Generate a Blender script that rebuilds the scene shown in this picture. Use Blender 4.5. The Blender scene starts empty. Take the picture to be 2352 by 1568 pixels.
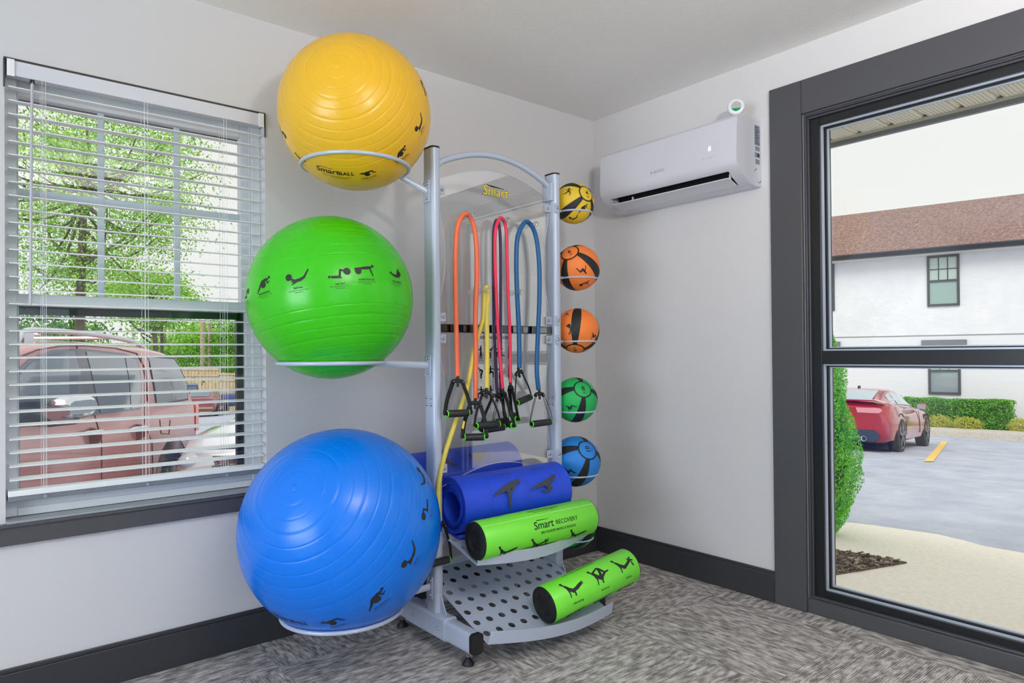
import bpy, bmesh, math, random
import numpy as np
from mathutils import Vector, Matrix, noise
random.seed(7); rng = np.random.default_rng(7)
sc = bpy.context.scene; col = sc.collection
R_ = math.radians

# ------------------------------------------------------------------ camera
CAM = Vector((-2.85117, -2.68989, 1.11641)); YAW, PITCH, ROLL, FPX, CX, CY = 0.09205+math.pi/4, 0.00774, -0.00878, 1569.14, 1176.0, 800.45
_f = Vector((math.cos(YAW), math.sin(YAW), 0)); _r = Vector((math.sin(YAW), -math.cos(YAW), 0)); _u = Vector((0, 0, 1))
F3 = _f*math.cos(PITCH)+_u*math.sin(PITCH); U2 = _u*math.cos(PITCH)-_f*math.sin(PITCH)
R3 = _r*math.cos(ROLL)+U2*math.sin(ROLL); U3 = U2*math.cos(ROLL)-_r*math.sin(ROLL)
cd = bpy.data.cameras.new('camera'); cam = bpy.data.objects.new('camera', cd); col.objects.link(cam)
cd.sensor_width = 36; cd.lens = FPX/2352*36; cd.shift_y = (CY-784)/2352; cd.clip_start = .05; cd.clip_end = 400
M4 = Matrix((R3, U3, -F3)).transposed().to_4x4(); M4.translation = CAM; cam.matrix_world = M4; sc.camera = cam
def ray(x, y): return F3+R3*((x-CX)/FPX)-U3*((y-CY)/FPX)
def at(x, y, ax, v):                       # a measured photo point on a wall, shelf or ground plane -> metres
    d = ray(x, y); i = 'xyz'.index(ax); return CAM+d*((v-CAM[i])/d[i])

# ------------------------------------------------------------------ light
def area(name, loc, target, sx, sy, power, colr):
    l = bpy.data.lights.new(name, 'AREA'); l.shape = 'RECTANGLE'; l.size = sx; l.size_y = sy; l.energy = power; l.color = colr
    o = bpy.data.objects.new(name, l); col.objects.link(o); o.location = loc
    o.rotation_euler = (Vector(target)-Vector(loc)).to_track_quat('-Z', 'Y').to_euler(); return o
w = bpy.data.worlds.new('overcast_sky'); sc.world = w; w.use_nodes = True
w.node_tree.nodes['Background'].inputs[0].default_value = (.965, .95, .94, 1); w.node_tree.nodes['Background'].inputs[1].default_value = 1.0
sun = bpy.data.lights.new('sun', 'SUN'); sun.energy = 2.0; sun.angle = R_(35); sun.color = (1, .97, .93)
so = bpy.data.objects.new('sun', sun); col.objects.link(so); so.rotation_euler = Vector((.62, .30, -.72)).to_track_quat('-Z', 'Y').to_euler()
area('flash_bounced_off_ceiling', (-2.15, -3.05, 2.0), (-1.95, -3.0, 2.44), .22, .16, 70, (1, .955, .91))
area('rear_fill_lamp', (-3.2, -5.35, 1.45), (-2.2, 0, .9), 2.6, 1.5, 12, (.78, .88, 1))  # added weak fill lamp behind the camera; the back wall has no opening
area('side_fill_lamp', (-5.85, -2.15, 1.25), (0, -1.9, 1.0), 2.2, 1.5, 88, (.78, .88, 1))  # added unseen cool fill lamp by the far wall, brightens the right wall
sc.view_settings.view_transform = 'Standard'; sc.view_settings.look = 'None'; sc.view_settings.exposure = 0.0; sc.view_settings.gamma = 1
sc.cycles.use_denoising = True; sc.cycles.max_bounces = 10; sc.cycles.transparent_max_bounces = 24
sc.cycles.diffuse_bounces = 5; sc.cycles.caustics_reflective = False; sc.cycles.caustics_refractive = False
sc.cycles.sample_clamp_indirect = 8

# ------------------------------------------------------------------ materials
def lin(c):
    return tuple(((v/255)/12.92 if v <= 10 else (((v/255)+.055)/1.055)**2.4) for v in c)
def mat(name, c, rough=.5, metal=0, coat=0, spec=.5, sss=0):
    m = bpy.data.materials.new(name); m.use_nodes = True; b = m.node_tree.nodes['Principled BSDF']
    b.inputs['Base Color'].default_value = (*lin(c), 1); b.inputs['Roughness'].default_value = rough
    b.inputs['Metallic'].default_value = metal; b.inputs['Coat Weight'].default_value = coat; b.inputs['Coat Roughness'].default_value = .08
    b.inputs['Specular IOR Level'].default_value = spec
    return m
def nd(m, t, **k):
    n = m.node_tree.nodes.new(t)
    for a, v in k.items():
        if a.startswith('i_'): n.inputs[a[2:].replace('_', ' ')].default_value = v
        else: setattr(n, a, v)
    return n
def lk(m, a, b): m.node_tree.links.new(a, b)
def bump(m, scale, strength, dist=.002, detail=2, mapscale=None):
    tc = nd(m, 'ShaderNodeTexCoord'); n = nd(m, 'ShaderNodeTexNoise'); n.inputs['Scale'].default_value = scale; n.inputs['Detail'].default_value = detail
    src = tc.outputs['Object']
    if mapscale:
        mp = nd(m, 'ShaderNodeMapping'); mp.inputs['Scale'].default_value = mapscale; lk(m, src, mp.inputs[0]); src = mp.outputs[0]
    lk(m, src, n.inputs['Vector']); b = nd(m, 'ShaderNodeBump'); b.inputs['Strength'].default_value = strength; b.inputs['Distance'].default_value = dist
    lk(m, n.outputs[0], b.inputs['Height']); lk(m, b.outputs[0], m.node_tree.nodes['Principled BSDF'].inputs['Normal']); return m
def noisecol(m, scale, stops, detail=4, mapscale=None, rough=.55):
    tc = nd(m, 'ShaderNodeTexCoord'); n = nd(m, 'ShaderNodeTexNoise'); n.inputs['Scale'].default_value = scale; n.inputs['Detail'].default_value = detail; n.inputs['Roughness'].default_value = rough
    src = tc.outputs['Object']
    if mapscale:
        mp = nd(m, 'ShaderNodeMapping'); mp.inputs['Scale'].default_value = mapscale; lk(m, src, mp.inputs[0]); src = mp.outputs[0]
    lk(m, src, n.inputs['Vector']); r = nd(m, 'ShaderNodeValToRGB'); ramp(r, stops)
    lk(m, n.outputs[0], r.inputs[0]); lk(m, r.outputs[0], m.node_tree.nodes['Principled BSDF'].inputs['Base Color']); return m
def ramp(r, stops):
    e = r.color_ramp.elements
    while len(e) < len(stops): e.new(.5)
    for k, (p, c) in enumerate(stops): e[k].position = p; e[k].color = (*lin(c), 1)
def leafmat(name, stops):
    m = bpy.data.materials.new(name); m.use_nodes = True; nt = m.node_tree; b = nt.nodes['Principled BSDF']; b.inputs['Roughness'].default_value = .45
    g = nd(m, 'ShaderNodeNewGeometry'); r = nd(m, 'ShaderNodeValToRGB'); ramp(r, stops); lk(m, g.outputs['Random Per Island'], r.inputs[0]); lk(m, r.outputs[0], b.inputs['Base Color'])
    t = nd(m, 'ShaderNodeBsdfTranslucent'); lk(m, r.outputs[0], t.inputs[0]); x = nd(m, 'ShaderNodeMixShader'); x.inputs[0].default_value = .38
    lk(m, b.outputs[0], x.inputs[1]); lk(m, t.outputs[0], x.inputs[2]); lk(m, x.outputs[0], nt.nodes['Material Output'].inputs[0]); return m
def clear(name, tint, ior=1.45, gloss=(1, 1, 1), rough=.0, boost=1.0):
    m = bpy.data.materials.new(name); m.use_nodes = True; nt = m.node_tree; nt.nodes.remove(nt.nodes['Principled BSDF'])
    t = nd(m, 'ShaderNodeBsdfTransparent'); t.inputs[0].default_value = (*tint, 1); g = nd(m, 'ShaderNodeBsdfGlossy'); g.inputs['Roughness'].default_value = rough
    g.inputs[0].default_value = (*gloss, 1); f = nd(m, 'ShaderNodeFresnel'); ge = nd(m, 'ShaderNodeNewGeometry'); im = nd(m, 'ShaderNodeMath', operation='MULTIPLY_ADD')
    im.inputs[1].default_value = 1/ior-ior; im.inputs[2].default_value = ior; lk(m, ge.outputs['Backfacing'], im.inputs[0]); lk(m, im.outputs[0], f.inputs[0]); x = nd(m, 'ShaderNodeMixShader')
    mu = nd(m, 'ShaderNodeMath', operation='MULTIPLY'); mu.inputs[1].default_value = boost; lk(m, f.outputs[0], mu.inputs[0])
    lk(m, mu.outputs[0], x.inputs[0]); lk(m, t.outputs[0], x.inputs[1]); lk(m, g.outputs[0], x.inputs[2]); lk(m, x.outputs[0], nt.nodes['Material Output'].inputs[0]); return m
def emit(name, c, s):
    m = bpy.data.materials.new(name); m.use_nodes = True; b = m.node_tree.nodes['Principled BSDF']
    b.inputs['Base Color'].default_value = (*lin(c), 1); b.inputs['Emission Color'].default_value = (*lin(c), 1); b.inputs['Emission Strength'].default_value = s; return m

WALL = bump(mat('wall_paint', (217, 215, 215), .75), 90, .12, .002)
CEIL = bump(mat('ceiling_paint', (244, 242, 239), .85), 60, .25, .003)
TRIM = bump(mat('charcoal_trim_paint', (76, 76, 80), .38), 40, .12, .001)
BASEM = bump(mat('dark_baseboard_paint', (54, 55, 59), .36), 40, .12, .001)
BLACKF = mat('black_frame_paint', (26, 27, 30), .3)
ALU = mat('anodised_aluminium', (196, 204, 218), .28, .35)
WHITE = mat('white_vinyl', (226, 230, 232), .35)
BLINDW = mat('white_blind_slats', (246, 248, 248), .4)
STOOL = bump(mat('sill_paint_silver_grey', (150, 156, 160), .35), 30, .3, .002)
GLASS = clear('window_glass', (.97, .985, .98), 1.45, boost=.9)
ACRYL = clear('clear_acrylic', (.965, .972, .972), 1.5, boost=2.8)
PEG = clear('clear_peg_acrylic', (.86, .89, .9), 1.6, boost=2.2, rough=.05)
STEEL = mat('silver_powder_coat', (190, 199, 216), .36, .15)
BOLT = mat('bolt_steel', (190, 190, 190), .18, 1)
RUB = mat('black_rubber', (20, 20, 21), .55)
FOAM = bump(mat('black_foam_grip', (30, 31, 32), .5), 500, .25, .0006)
WEB = bump(mat('black_webbing', (20, 20, 21), .7), 900, .3, .0005)
INK = mat('black_print', (24, 24, 26), .5)
GREENR = mat('lime_green_ring', (88, 230, 30), .35)
CHROME = mat('chrome', (225, 228, 232), .08, 1)
TYRE = mat('tyre_rubber', (34, 35, 38), .7)
DARKGL = mat('tinted_car_glass', (96, 108, 122), .04, 0, 1, .9)
DARKGL2 = mat('clear_car_glass', (150, 172, 182), .05, 0, 1, .9)
ASPH = noisecol(bump(mat('asphalt', (150, 156, 170), .8), 60, .4, .01), 1.6, [(.25, (156, 163, 180)), (.5, (178, 184, 198)), (.75, (200, 204, 214))], 9, None, .7)
CONC = noisecol(bump(mat('concrete', (216, 205, 188), .85), 80, .3, .004), 40, [(.3, (240, 230, 214)), (.6, (250, 244, 230))], 5)
MULCH = noisecol(mat('mulch', (90, 76, 66), .95), 60, [(.3, (52, 42, 38)), (.55, (112, 92, 80)), (.75, (160, 140, 124))], 6)

# ------------------------------------------------------------------ mesh helpers
class MB:
    def __init__(s): s.v = []; s.f = []; s.m = []; s.sm = []
    def add(s, vs, fs, mi=0, smooth=False):
        o = len(s.v); s.v += [tuple(p) for p in vs]
        for f in fs: s.f.append(tuple(i+o for i in f)); s.m.append(mi); s.sm.append(smooth)
        return s
    def box(s, lo, hi, mi=0):
        (a, b, c), (d, e, f) = lo, hi
        return s.add([(a,b,c),(d,b,c),(d,e,c),(a,e,c),(a,b,f),(d,b,f),(d,e,f),(a,e,f)], [(0,3,2,1),(4,5,6,7),(0,1,5,4),(1,2,6,5),(2,3,7,6),(3,0,4,7)], mi)
    def obox(s, c, ux, uy, uz, sx, sy, sz, mi=0):
        c = Vector(c); ux, uy, uz = Vector(ux)*sx/2, Vector(uy)*sy/2, Vector(uz)*sz/2
        P = [c+a*ux+b*uy+d*uz for d in (-1, 1) for a, b in ((-1,-1),(1,-1),(1,1),(-1,1))]
        return s.add(P, [(0,3,2,1),(4,5,6,7),(0,1,5,4),(1,2,6,5),(2,3,7,6),(3,0,4,7)], mi)
    def loft(s, rings, caps=True, closed=False, mi=0, smooth=True):
        n = len(rings[0]); V = [p for r in rings for p in r]; Fc = []
        K = len(rings)
        for i in range(K if closed else K-1):
            j = (i+1) % K
            for k in range(n): Fc.append((i*n+k, i*n+(k+1) % n, j*n+(k+1) % n, j*n+k))
        s.add(V, Fc, mi, smooth)
        if caps and not closed:
            s.add(rings[0], [tuple(range(n))[::-1]], mi); s.add(rings[-1], [tuple(range(n))], mi)
        return s
    def tube(s, pts, r, seg=10, closed=False, mi=0, flat=None):
        pts = [Vector(p) for p in pts]; n = len(pts); rings = []; prev = None
        for i, p in enumerate(pts):
            a = pts[(i-1) % n] if (closed or i > 0) else p; b = pts[(i+1) % n] if (closed or i < n-1) else p
            t = (b-a).normalized()
            if prev is None:
                h = Vector((0, 0, 1)) if abs(t.z) < .9 else Vector((1, 0, 0)); nn = t.cross(h).normalized()
            else: nn = (prev-t*prev.dot(t)).normalized()
            prev = nn; bb = t.cross(nn)
            rr = r[i] if isinstance(r, (list, tuple)) else r
            if flat: nx = Vector(flat[0]).normalized(); nx = (nx-t*nx.dot(t)).normalized(); ny = t.cross(nx); rings.append([p+nx*math.cos(q)*flat[1]+ny*math.sin(q)*flat[2] for q in [2*math.pi*k/seg+math.pi/seg for k in range(seg)]])
            else: rings.append([p+nn*math.cos(q)*rr+bb*math.sin(q)*rr for q in [2*math.pi*k/seg for k in range(seg)]])
        return s.loft(rings, True, closed, mi)
    def cyl(s, a, b, r, r2=None, seg=20, mi=0): return s.tube([a, b], [r, r if r2 is None else r2], seg, False, mi)
    def prism(s, poly, o, ux, uy, n, mi=0):
        o, ux, uy, n = Vector(o), Vector(ux), Vector(uy), Vector(n)
        a = [o+ux*x+uy*y for x, y in poly]; b = [p+n for p in a]; k = len(poly)
        return s.add(a+b, [tuple(range(k))[::-1], tuple(range(k, 2*k))]+[(i, (i+1) % k, k+(i+1) % k, k+i) for i in range(k)], mi)
    def lathe(s, prof, o, ax, seg=32, mi=0, ref=None):
        o, ax = Vector(o), Vector(ax).normalized(); h = Vector(ref) if ref else (Vector((0, 0, 1)) if abs(ax.z) < .9 else Vector((1, 0, 0)))
        u = (h-ax*h.dot(ax)).normalized(); v = ax.cross(u)
        return s.loft([[o+ax*z+(u*math.cos(q)+v*math.sin(q))*max(r, 1e-5) for q in [2*math.pi*k/seg for k in range(seg)]] for r, z in prof], False, False, mi)
    def ball(s, c, r, seg=20, n=10, mi=0, sz=(1, 1, 1)):
        c = Vector(c); return s.loft([[c+Vector((r*sz[0]*math.sin(t)*math.cos(q), r*sz[1]*math.sin(t)*math.sin(q), r*sz[2]*math.cos(t))) for q in [2*math.pi*k/seg for k in range(seg)]] for t in [1e-3+(math.pi-2e-3)*i/n for i in range(n+1)]], False, False, mi)
    def build(s, name, mats, parent=None, loc=None, bevel=0, angle=40, seg=2, weld=0):
        org = ORG.get(parent.name, Vector()) if parent else Vector(loc or (0, 0, 0))
        me = bpy.data.meshes.new(name); me.from_pydata([tuple(Vector(p)-org) for p in s.v], [], s.f)
        for mm in (mats if isinstance(mats, (list, tuple)) else [mats]): me.materials.append(mm)
        me.polygons.foreach_set('material_index', s.m); me.polygons.foreach_set('use_smooth', [not weld]*len(s.f)); me.update()
        if weld:
            bm = bmesh.new(); bm.from_mesh(me); bmesh.ops.remove_doubles(bm, verts=bm.verts, dist=weld); bmesh.ops.recalc_face_normals(bm, faces=bm.faces); bm.to_mesh(me); bm.free()
        else: me.set_sharp_from_angle(angle=R_(angle))
        o = bpy.data.objects.new(name, me); col.objects.link(o)
        if parent: o.parent = parent; ORG[o.name] = org
        else: o.location = org; ORG[o.name] = org
        if bevel:
            b = o.modifiers.new('bevel', 'BEVEL'); b.width = bevel; b.segments = seg; b.limit_method = 'ANGLE'; b.angle_limit = R_(35)
        return o
ORG = {}
def tag(o, label=None, cat=None, group=None, kind=None):
    for k, v in (('label', label), ('category', cat), ('group', group), ('kind', kind)):
        if v: o[k] = v
    return o
def empty(name, loc, label=None, cat=None, group=None, kind=None):
    o = bpy.data.objects.new(name, None); o.empty_display_size = .05; o.location = loc; col.objects.link(o); ORG[o.name] = Vector(loc)
    return tag(o, label, cat, group, kind)
def smooth_path(P, k=8):
    P = [Vector(p) for p in P]; out = []
    for i in range(len(P)-1):
        a, b, c, d = P[max(i-1, 0)], P[i], P[i+1], P[min(i+2, len(P)-1)]
        for j in range(k):
            t = j/k; out.append(.5*((2*b)+(c-a)*t+(2*a-5*b+4*c-d)*t*t+(3*b-a-3*c+d)*t**3))
    return out+[P[-1]]

# text and silhouettes as flat 2-D geometry, mapped onto curved surfaces
_tc = {}
def text2d(s, size, bold=0, shear=0, squash=1):
    key = (s, bold, shear)
    if key not in _tc:
        c = bpy.data.curves.new('t', 'FONT'); c.body = s; c.size = 1; c.offset = bold; c.shear = shear; c.align_x = 'CENTER'; c.align_y = 'CENTER'; c.resolution_u = 3
        o = bpy.data.objects.new('t', c); col.objects.link(o); bpy.context.view_layer.update(); dg = bpy.context.evaluated_depsgraph_get()
        me = bpy.data.meshes.new_from_object(o.evaluated_get(dg)); V = [(v.co.x, v.co.y) for v in me.vertices]; Fc = [tuple(p.vertices) for p in me.polygons]
        bpy.data.objects.remove(o); bpy.data.curves.remove(c); bpy.data.meshes.remove(me); _tc[key] = (V, Fc)
    V, Fc = _tc[key]; return [(x*size*squash, y*size) for x, y in V], Fc
def stroke2d(paths, n=12):
    V, Fc = [], []
    def disc(x, y, r, ex=1.0):
        o = len(V); V.append((x, y)); V.extend([(x+r*ex*math.cos(2*math.pi*k/n), y+r*math.sin(2*math.pi*k/n)) for k in range(n)])
        Fc.extend([(o, o+1+k, o+1+(k+1) % n) for k in range(n)])
    for P in paths:
        for i, (x, y, r) in enumerate(P):
            disc(x, y, r)
            if i:
                x0, y0, r0 = P[i-1]; L = math.hypot(x-x0, y-y0) or 1e-6; nx, ny = -(y-y0)/L, (x-x0)/L; K = 4
                o = len(V)
                for j in range(K+1):
                    t = j/K; a, b, q = x0+(x-x0)*t, y0+(y-y0)*t, r0+(r-r0)*t; V.extend([(a+nx*q, b+ny*q), (a-nx*q, b-ny*q)])
                for j in range(K): Fc.append((o+2*j, o+2*j+1, o+2*j+3, o+2*j+2))
    return V, Fc
POSE = {
 'back': [[(.0,-.02,.17)], [(-.5,-.33,.025),(-.3,-.12,.05),(-.1,.13,.08),(.15,.2,.07),(.3,.2,.05)], [(.4,.27,.07)], [(.2,.15,.035),(.3,.0,.03),(.42,.08,.02)]],
 'press': [[(-.36,.08,.15)], [(-.25,-.02,.04),(-.1,-.12,.06),(.12,-.1,.07),(.3,-.02,.05),(.5,.3,.025)], [(-.2,-.12,.055)], [(-.05,-.16,.04),(-.25,-.25,.02)]],
 'curl': [[(.36,.1,.16)], [(.3,.12,.03),(.08,.18,.04),(.02,-.12,.05),(-.15,-.12,.05),(-.3,-.1,.04)], [(-.4,-.1,.06)], [(-.3,-.15,.02),(.1,-.17,.02)]],
 'plank': [[(-.35,-.02,.16)], [(-.5,.1,.03),(-.25,.1,.05),(0,.12,.07),(.22,.14,.07),(.3,.16,.05)], [(.4,.22,.07)], [(.25,.1,.04),(.3,-.1,.03),(.36,-.25,.025)]],
 'vup': [[(.28,.05,.15)], [(-.3,-.05,.05),(-.1,-.12,.07),(.08,-.1,.07),(.2,.2,.04),(.3,.28,.03)], [(-.4,.02,.07)], [(.1,-.1,.05),(.25,-.15,.03)]],
 'bridge': [[(-.05,-.08,.17)], [(-.5,.08,.03),(-.32,.08,.05)], [(-.36,.1,.07)], [(-.28,.05,.07),(0,.12,.07),(.3,.16,.045),(.36,-.02,.035),(.5,-.06,.03)]],
 'sit': [[(-.2,.35,.07)], [(-.15,.22,.07),(-.05,-.05,.09),(.2,.1,.06),(.4,-.25,.04),(.5,-.25,.03)], [(-.15,.22,.04),(-.3,-.1,.03),(-.4,-.3,.02)]],
 'lunge': [[(0,.42,.07)], [(0,.3,.07),(0,.05,.08),(.25,-.05,.05),(.25,-.35,.04)], [(0,.05,.07),(-.2,-.2,.05),(-.45,-.3,.03)], [(-.3,.22,.03),(0,.28,.04),(.3,.22,.03)]],
 'stand': [[(0,.44,.06)], [(0,.33,.07),(0,.02,.07),(-.05,-.25,.045),(-.06,-.48,.03)], [(0,.02,.07),(.06,-.25,.045),(.08,-.48,.03)], [(0,.3,.04),(.15,.15,.03),(.28,.28,.025)]],
 'bend': [[(.2,.32,.06)], [(.12,.22,.06),(-.12,.12,.07),(-.05,-.15,.05),(-.05,-.45,.03)], [(.12,.2,.03),(.08,-.05,.025)], [(-.1,.05,.06),(.06,-.2,.04),(.04,-.45,.03)]],
 'roll1': [[(-.42,.36,.06)], [(-.44,.38,.045),(-.36,.22,.03)], [(-.33,.2,.05),(-.22,.02,.075),(-.05,-.12,.085),(.12,-.06,.07),(.3,.04,.045),(.5,.12,.025)], [(-.3,.14,.04),(-.24,-.16,.03),(-.26,-.34,.02)], [(.15,-.1,.05),(.42,.02,.04),(.52,.04,.02)], [(0,-.2,.035),(0,-.33,.035)]],
 'roll2': [[(-.42,.36,.06)], [(-.42,.36,.05),(-.34,.22,.03)], [(-.3,.2,.06),(-.16,-.02,.09),(.02,-.14,.09)], [(-.28,.14,.04),(-.22,-.16,.03),(-.26,-.36,.02)], [(-.25,.24,.04),(.04,.38,.035),(.06,.1,.05)], [(0,-.08,.07),(.1,.32,.05),(.26,.04,.05),(.45,.06,.035)], [(.02,-.12,.07),(.24,.02,.05)], [(.02,-.2,.035),(.02,-.34,.035)]],
 'roll3': [[(-.42,.36,.06)], [(-.42,.36,.045),(-.34,.22,.03)], [(-.33,.2,.05),(-.2,.0,.075),(-.02,-.14,.08),(.16,-.06,.065),(.3,.04,.045),(.46,.2,.03)], [(-.28,.12,.04),(-.22,-.16,.03),(-.24,-.32,.02)], [(.3,.16,.03),(.5,.02,.04)], [(.15,-.08,.05),(.46,.06,.03)], [(.42,-.06,.035),(.46,-.2,.035)]],
 'matA': [[(.42,.25,.075)], [(.3,.2,.08),(.05,.12,.1),(-.15,.05,.08),(-.42,-.04,.035),(-.5,-.08,.025)], [(.0,.06,.09),(-.0,-.2,.055),(-.03,-.5,.035)], [(.25,.12,.035),(.08,-.08,.025)]],
 'matB': [[(.42,.2,.075)], [(.3,.12,.08),(.1,.06,.09),(-.15,.0,.07),(-.4,-.05,.04),(-.5,-.1,.025)], [(.05,.0,.09),(.18,-.15,.06),(.08,-.22,.05),(-.15,-.2,.025)]],
}
def decal(mb, V2, F2, fn, mi=0): mb.add([fn(x, y) for x, y in V2], F2, mi)
def pose(mb, key, size, fn, flip=1):
    V, Fc = stroke2d(POSE[key]); decal(mb, [(x*size*flip, y*size) for x, y in V], Fc, fn)
def sph_fn(c, R, n, up, off=.0006):
    n = n.normalized(); b = (up-n*up.dot(n)).normalized(); t = b.cross(n); t = t if True else t
    return lambda x, y: c+((n*R+t*x+b*y).normalized())*(R+off)

# ------------------------------------------------------------------ room shell
H = 2.44; X0, Y0 = -6.0, -5.5
def S(mb, name, m, **k): return tag(mb.build(name, m, **k), kind='structure')
# carpet tiles
CARP = mat('carpet_tiles', (120, 112, 108), .95); nt = CARP.node_tree; B_ = nt.nodes['Principled BSDF']
tc = nd(CARP, 'ShaderNodeTexCoord'); sp = nd(CARP, 'ShaderNodeSeparateXYZ'); lk(CARP, tc.outputs['Object'], sp.inputs[0])
ck = nd(CARP, 'ShaderNodeTexChecker'); ck.inputs['Scale'].default_value = 1/.6; ck.inputs['Color1'].default_value = (0, 0, 0, 1); ck.inputs['Color2'].default_value = (1, 1, 1, 1)
mo = nd(CARP, 'ShaderNodeMapping'); mo.inputs['Location'].default_value = (.13, .27, .3); lk(CARP, tc.outputs['Object'], mo.inputs[0]); lk(CARP, mo.outputs[0], ck.inputs['Vector'])
def swapmix(a, b):
    mx = nd(CARP, 'ShaderNodeMix'); lk(CARP, ck.outputs['Fac'], mx.inputs[0]); lk(CARP, a, mx.inputs[2]); lk(CARP, b, mx.inputs[3]); return mx.outputs[0]
ua = swapmix(sp.outputs[0], sp.outputs[1]); va = swapmix(sp.outputs[1], sp.outputs[0])
def cmb(su, sv, extra=0):
    m1 = nd(CARP, 'ShaderNodeMath', operation='MULTIPLY'); m1.inputs[1].default_value = su; lk(CARP, ua, m1.inputs[0])
    m2 = nd(CARP, 'ShaderNodeMath', operation='MULTIPLY'); m2.inputs[1].default_value = sv; lk(CARP, va, m2.inputs[0])
    c = nd(CARP, 'ShaderNodeCombineXYZ'); lk(CARP, m1.outputs[0], c.inputs[0]); lk(CARP, m2.outputs[0], c.inputs[1]); c.inputs[2].default_value = extra
    return c.outputs[0]
def mth(op, a, b):
    m = nd(CARP, 'ShaderNodeMath', operation=op)
    for i, q in enumerate((a, b)):
        if isinstance(q, (int, float)): m.inputs[i].default_value = q
        else: lk(CARP, q, m.inputs[i])
    return m.outputs[0]
def nz(su, sv, ex, det):
    n = nd(CARP, 'ShaderNodeTexNoise'); n.inputs['Scale'].default_value = 1; n.inputs['Detail'].default_value = det; lk(CARP, cmb(su, sv, ex), n.inputs['Vector']); return n.outputs[0]
n1 = nz(14, 210, 0, 2); n2 = nz(22, 52, 3.3, 3); n4 = nz(5, 90, 7.1, 1)
n3 = nd(CARP, 'ShaderNodeTexNoise'); n3.inputs['Scale'].default_value = 300; n3.inputs['Detail'].default_value = 2; lk(CARP, tc.outputs['Object'], n3.inputs['Vector'])
rib = mth('MULTIPLY', mth('SINE', mth('MULTIPLY', va, 2*math.pi/.0075), 0), .045)     # loop-pile ribs
sm = mth('ADD', mth('ADD', mth('MULTIPLY', n1, .34), mth('MULTIPLY', n4, .16)), mth('ADD', mth('MULTIPLY', n2, .44), mth('ADD', rib, mth('MULTIPLY', n3.outputs[0], .22))))
rp = nd(CARP, 'ShaderNodeValToRGB'); ramp(rp, [(.47, (98, 94, 93)), (.545, (138, 133, 130)), (.60, (170, 165, 161)), (.70, (214, 210, 207))]); lk(CARP, sm, rp.inputs[0]); lk(CARP, rp.outputs[0], B_.inputs['Base Color'])
bp = nd(CARP, 'ShaderNodeBump'); bp.inputs['Strength'].default_value = .5; bp.inputs['Distance'].default_value = .003; lk(CARP, sm, bp.inputs['Height']); lk(CARP, bp.outputs[0], B_.inputs['Normal'])
S(MB().box((X0-.15, Y0-.15, -.12), (.02, .02, 0)), 'floor', CARP)
S(MB().box((X0-.15, Y0-.15, H), (.15, .15, H+.12)), 'ceiling', CEIL)
WX0, WX1, WZ0, WZ1 = -2.703, -1.877, .60, 2.072      # window opening
def wall_open(a0, a1, o0, o1, z0, z1, mk):
    m = MB(); mk(m, a0, o0, 0, H); mk(m, o1, a1, 0, H)
    if z0 > 0: mk(m, o0, o1, 0, z0)
    mk(m, o0, o1, z1, H); return m
WLmk = lambda m, a, b, z0, z1: m.box((a, 0, z0), (b, .14, z1))
S(wall_open(X0-.15, .14, WX0, WX1, WZ0, WZ1, WLmk), 'wall_left', WALL)
DY0, DY1, DZ1 = -2.36, -1.237, 2.135              # door opening (y)
WRmk = lambda m, a, b, z0, z1: m.box((0, a, z0), (.14, b, z1))
S(wall_open(Y0-.15, 0, DY0, DY1, 0, DZ1, WRmk), 'wall_right', WALL)
S(MB().box((X0-.15, Y0-.15, 0), (0, Y0, H)), 'wall_back', WALL)
S(MB().box((X0-.15, Y0, 0), (X0, 0, H)), 'wall_far', WALL)
# baseboards: flat board with a thin bead on top
m = MB().box((X0, -.014, 0), (-.014, 0, .124)).box((X0, -.010, .124), (-.010, 0, .138)); S(m, 'baseboard_left', BASEM, bevel=.002)
m = MB().box((-.014, -1.088, 0), (0, -.0, .124)).box((-.010, -1.088, .124), (0, 0, .138)); S(m, 'baseboard_right', BASEM, bevel=.002)
# window apron and stool
m = MB().box((-3.6, -.022, .527), (-1.86, 0, .588)).box((-3.6, -.03, .583), (-1.855, 0, .594)); S(m, 'trim_1', TRIM, bevel=.002)
S(MB().box((WX0+.001, -.028, .5945), (WX1-.001, .049, .6025)), 'trim_2', STOOL, bevel=.002)
S(MB().box((WX0-.002, -.004, 2.068), (WX1+.002, 0, 2.075)).box((WX1-.001, -.004, 1.98), (WX1+.003, 0, 2.07)).box((WX0-.003, -.004, 1.98), (WX0+.001, 0, 2.07)), 'trim_3', mat('dark_reveal_gap', (70, 66, 62), .7))

# window_1 : white vinyl double hung, colonial grille in the upper sash
W1 = empty('window_1', (-2.29, .07, .6), kind='structure')
m = MB(); m.box((WX0, .05, .603), (WX0+.035, .13, WZ1)).box((WX1-.035, .05, .603), (WX1, .13, WZ1)).box((WX0+.035, .05, WZ1-.035), (WX1-.035, .13, WZ1)).box((WX0+.035, .05, .603), (WX1-.035, .13, WZ0+.03))
m.box((WX0+.035, .062, WZ0+.03), (WX0+.04, .07, WZ1-.03)).box((WX1-.040, .062, WZ0+.03), (WX1-.035, .07, WZ1-.03)); m.build('window_frame', WHITE, W1, bevel=.003)
gx0, gx1 = -2.664, -1.945
m = MB(); m.box((WX0+.03, .085, 1.29), (gx0, .12, 2.04)).box((gx1, .085, 1.29), (WX1-.03, .12, 2.04)).box((gx0, .085, 1.985), (gx1, .12, 2.04)).box((gx0, .085, 1.300), (gx1, .12, 1.330)); m.build('upper_sash', WHITE, W1, bevel=.003)
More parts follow.
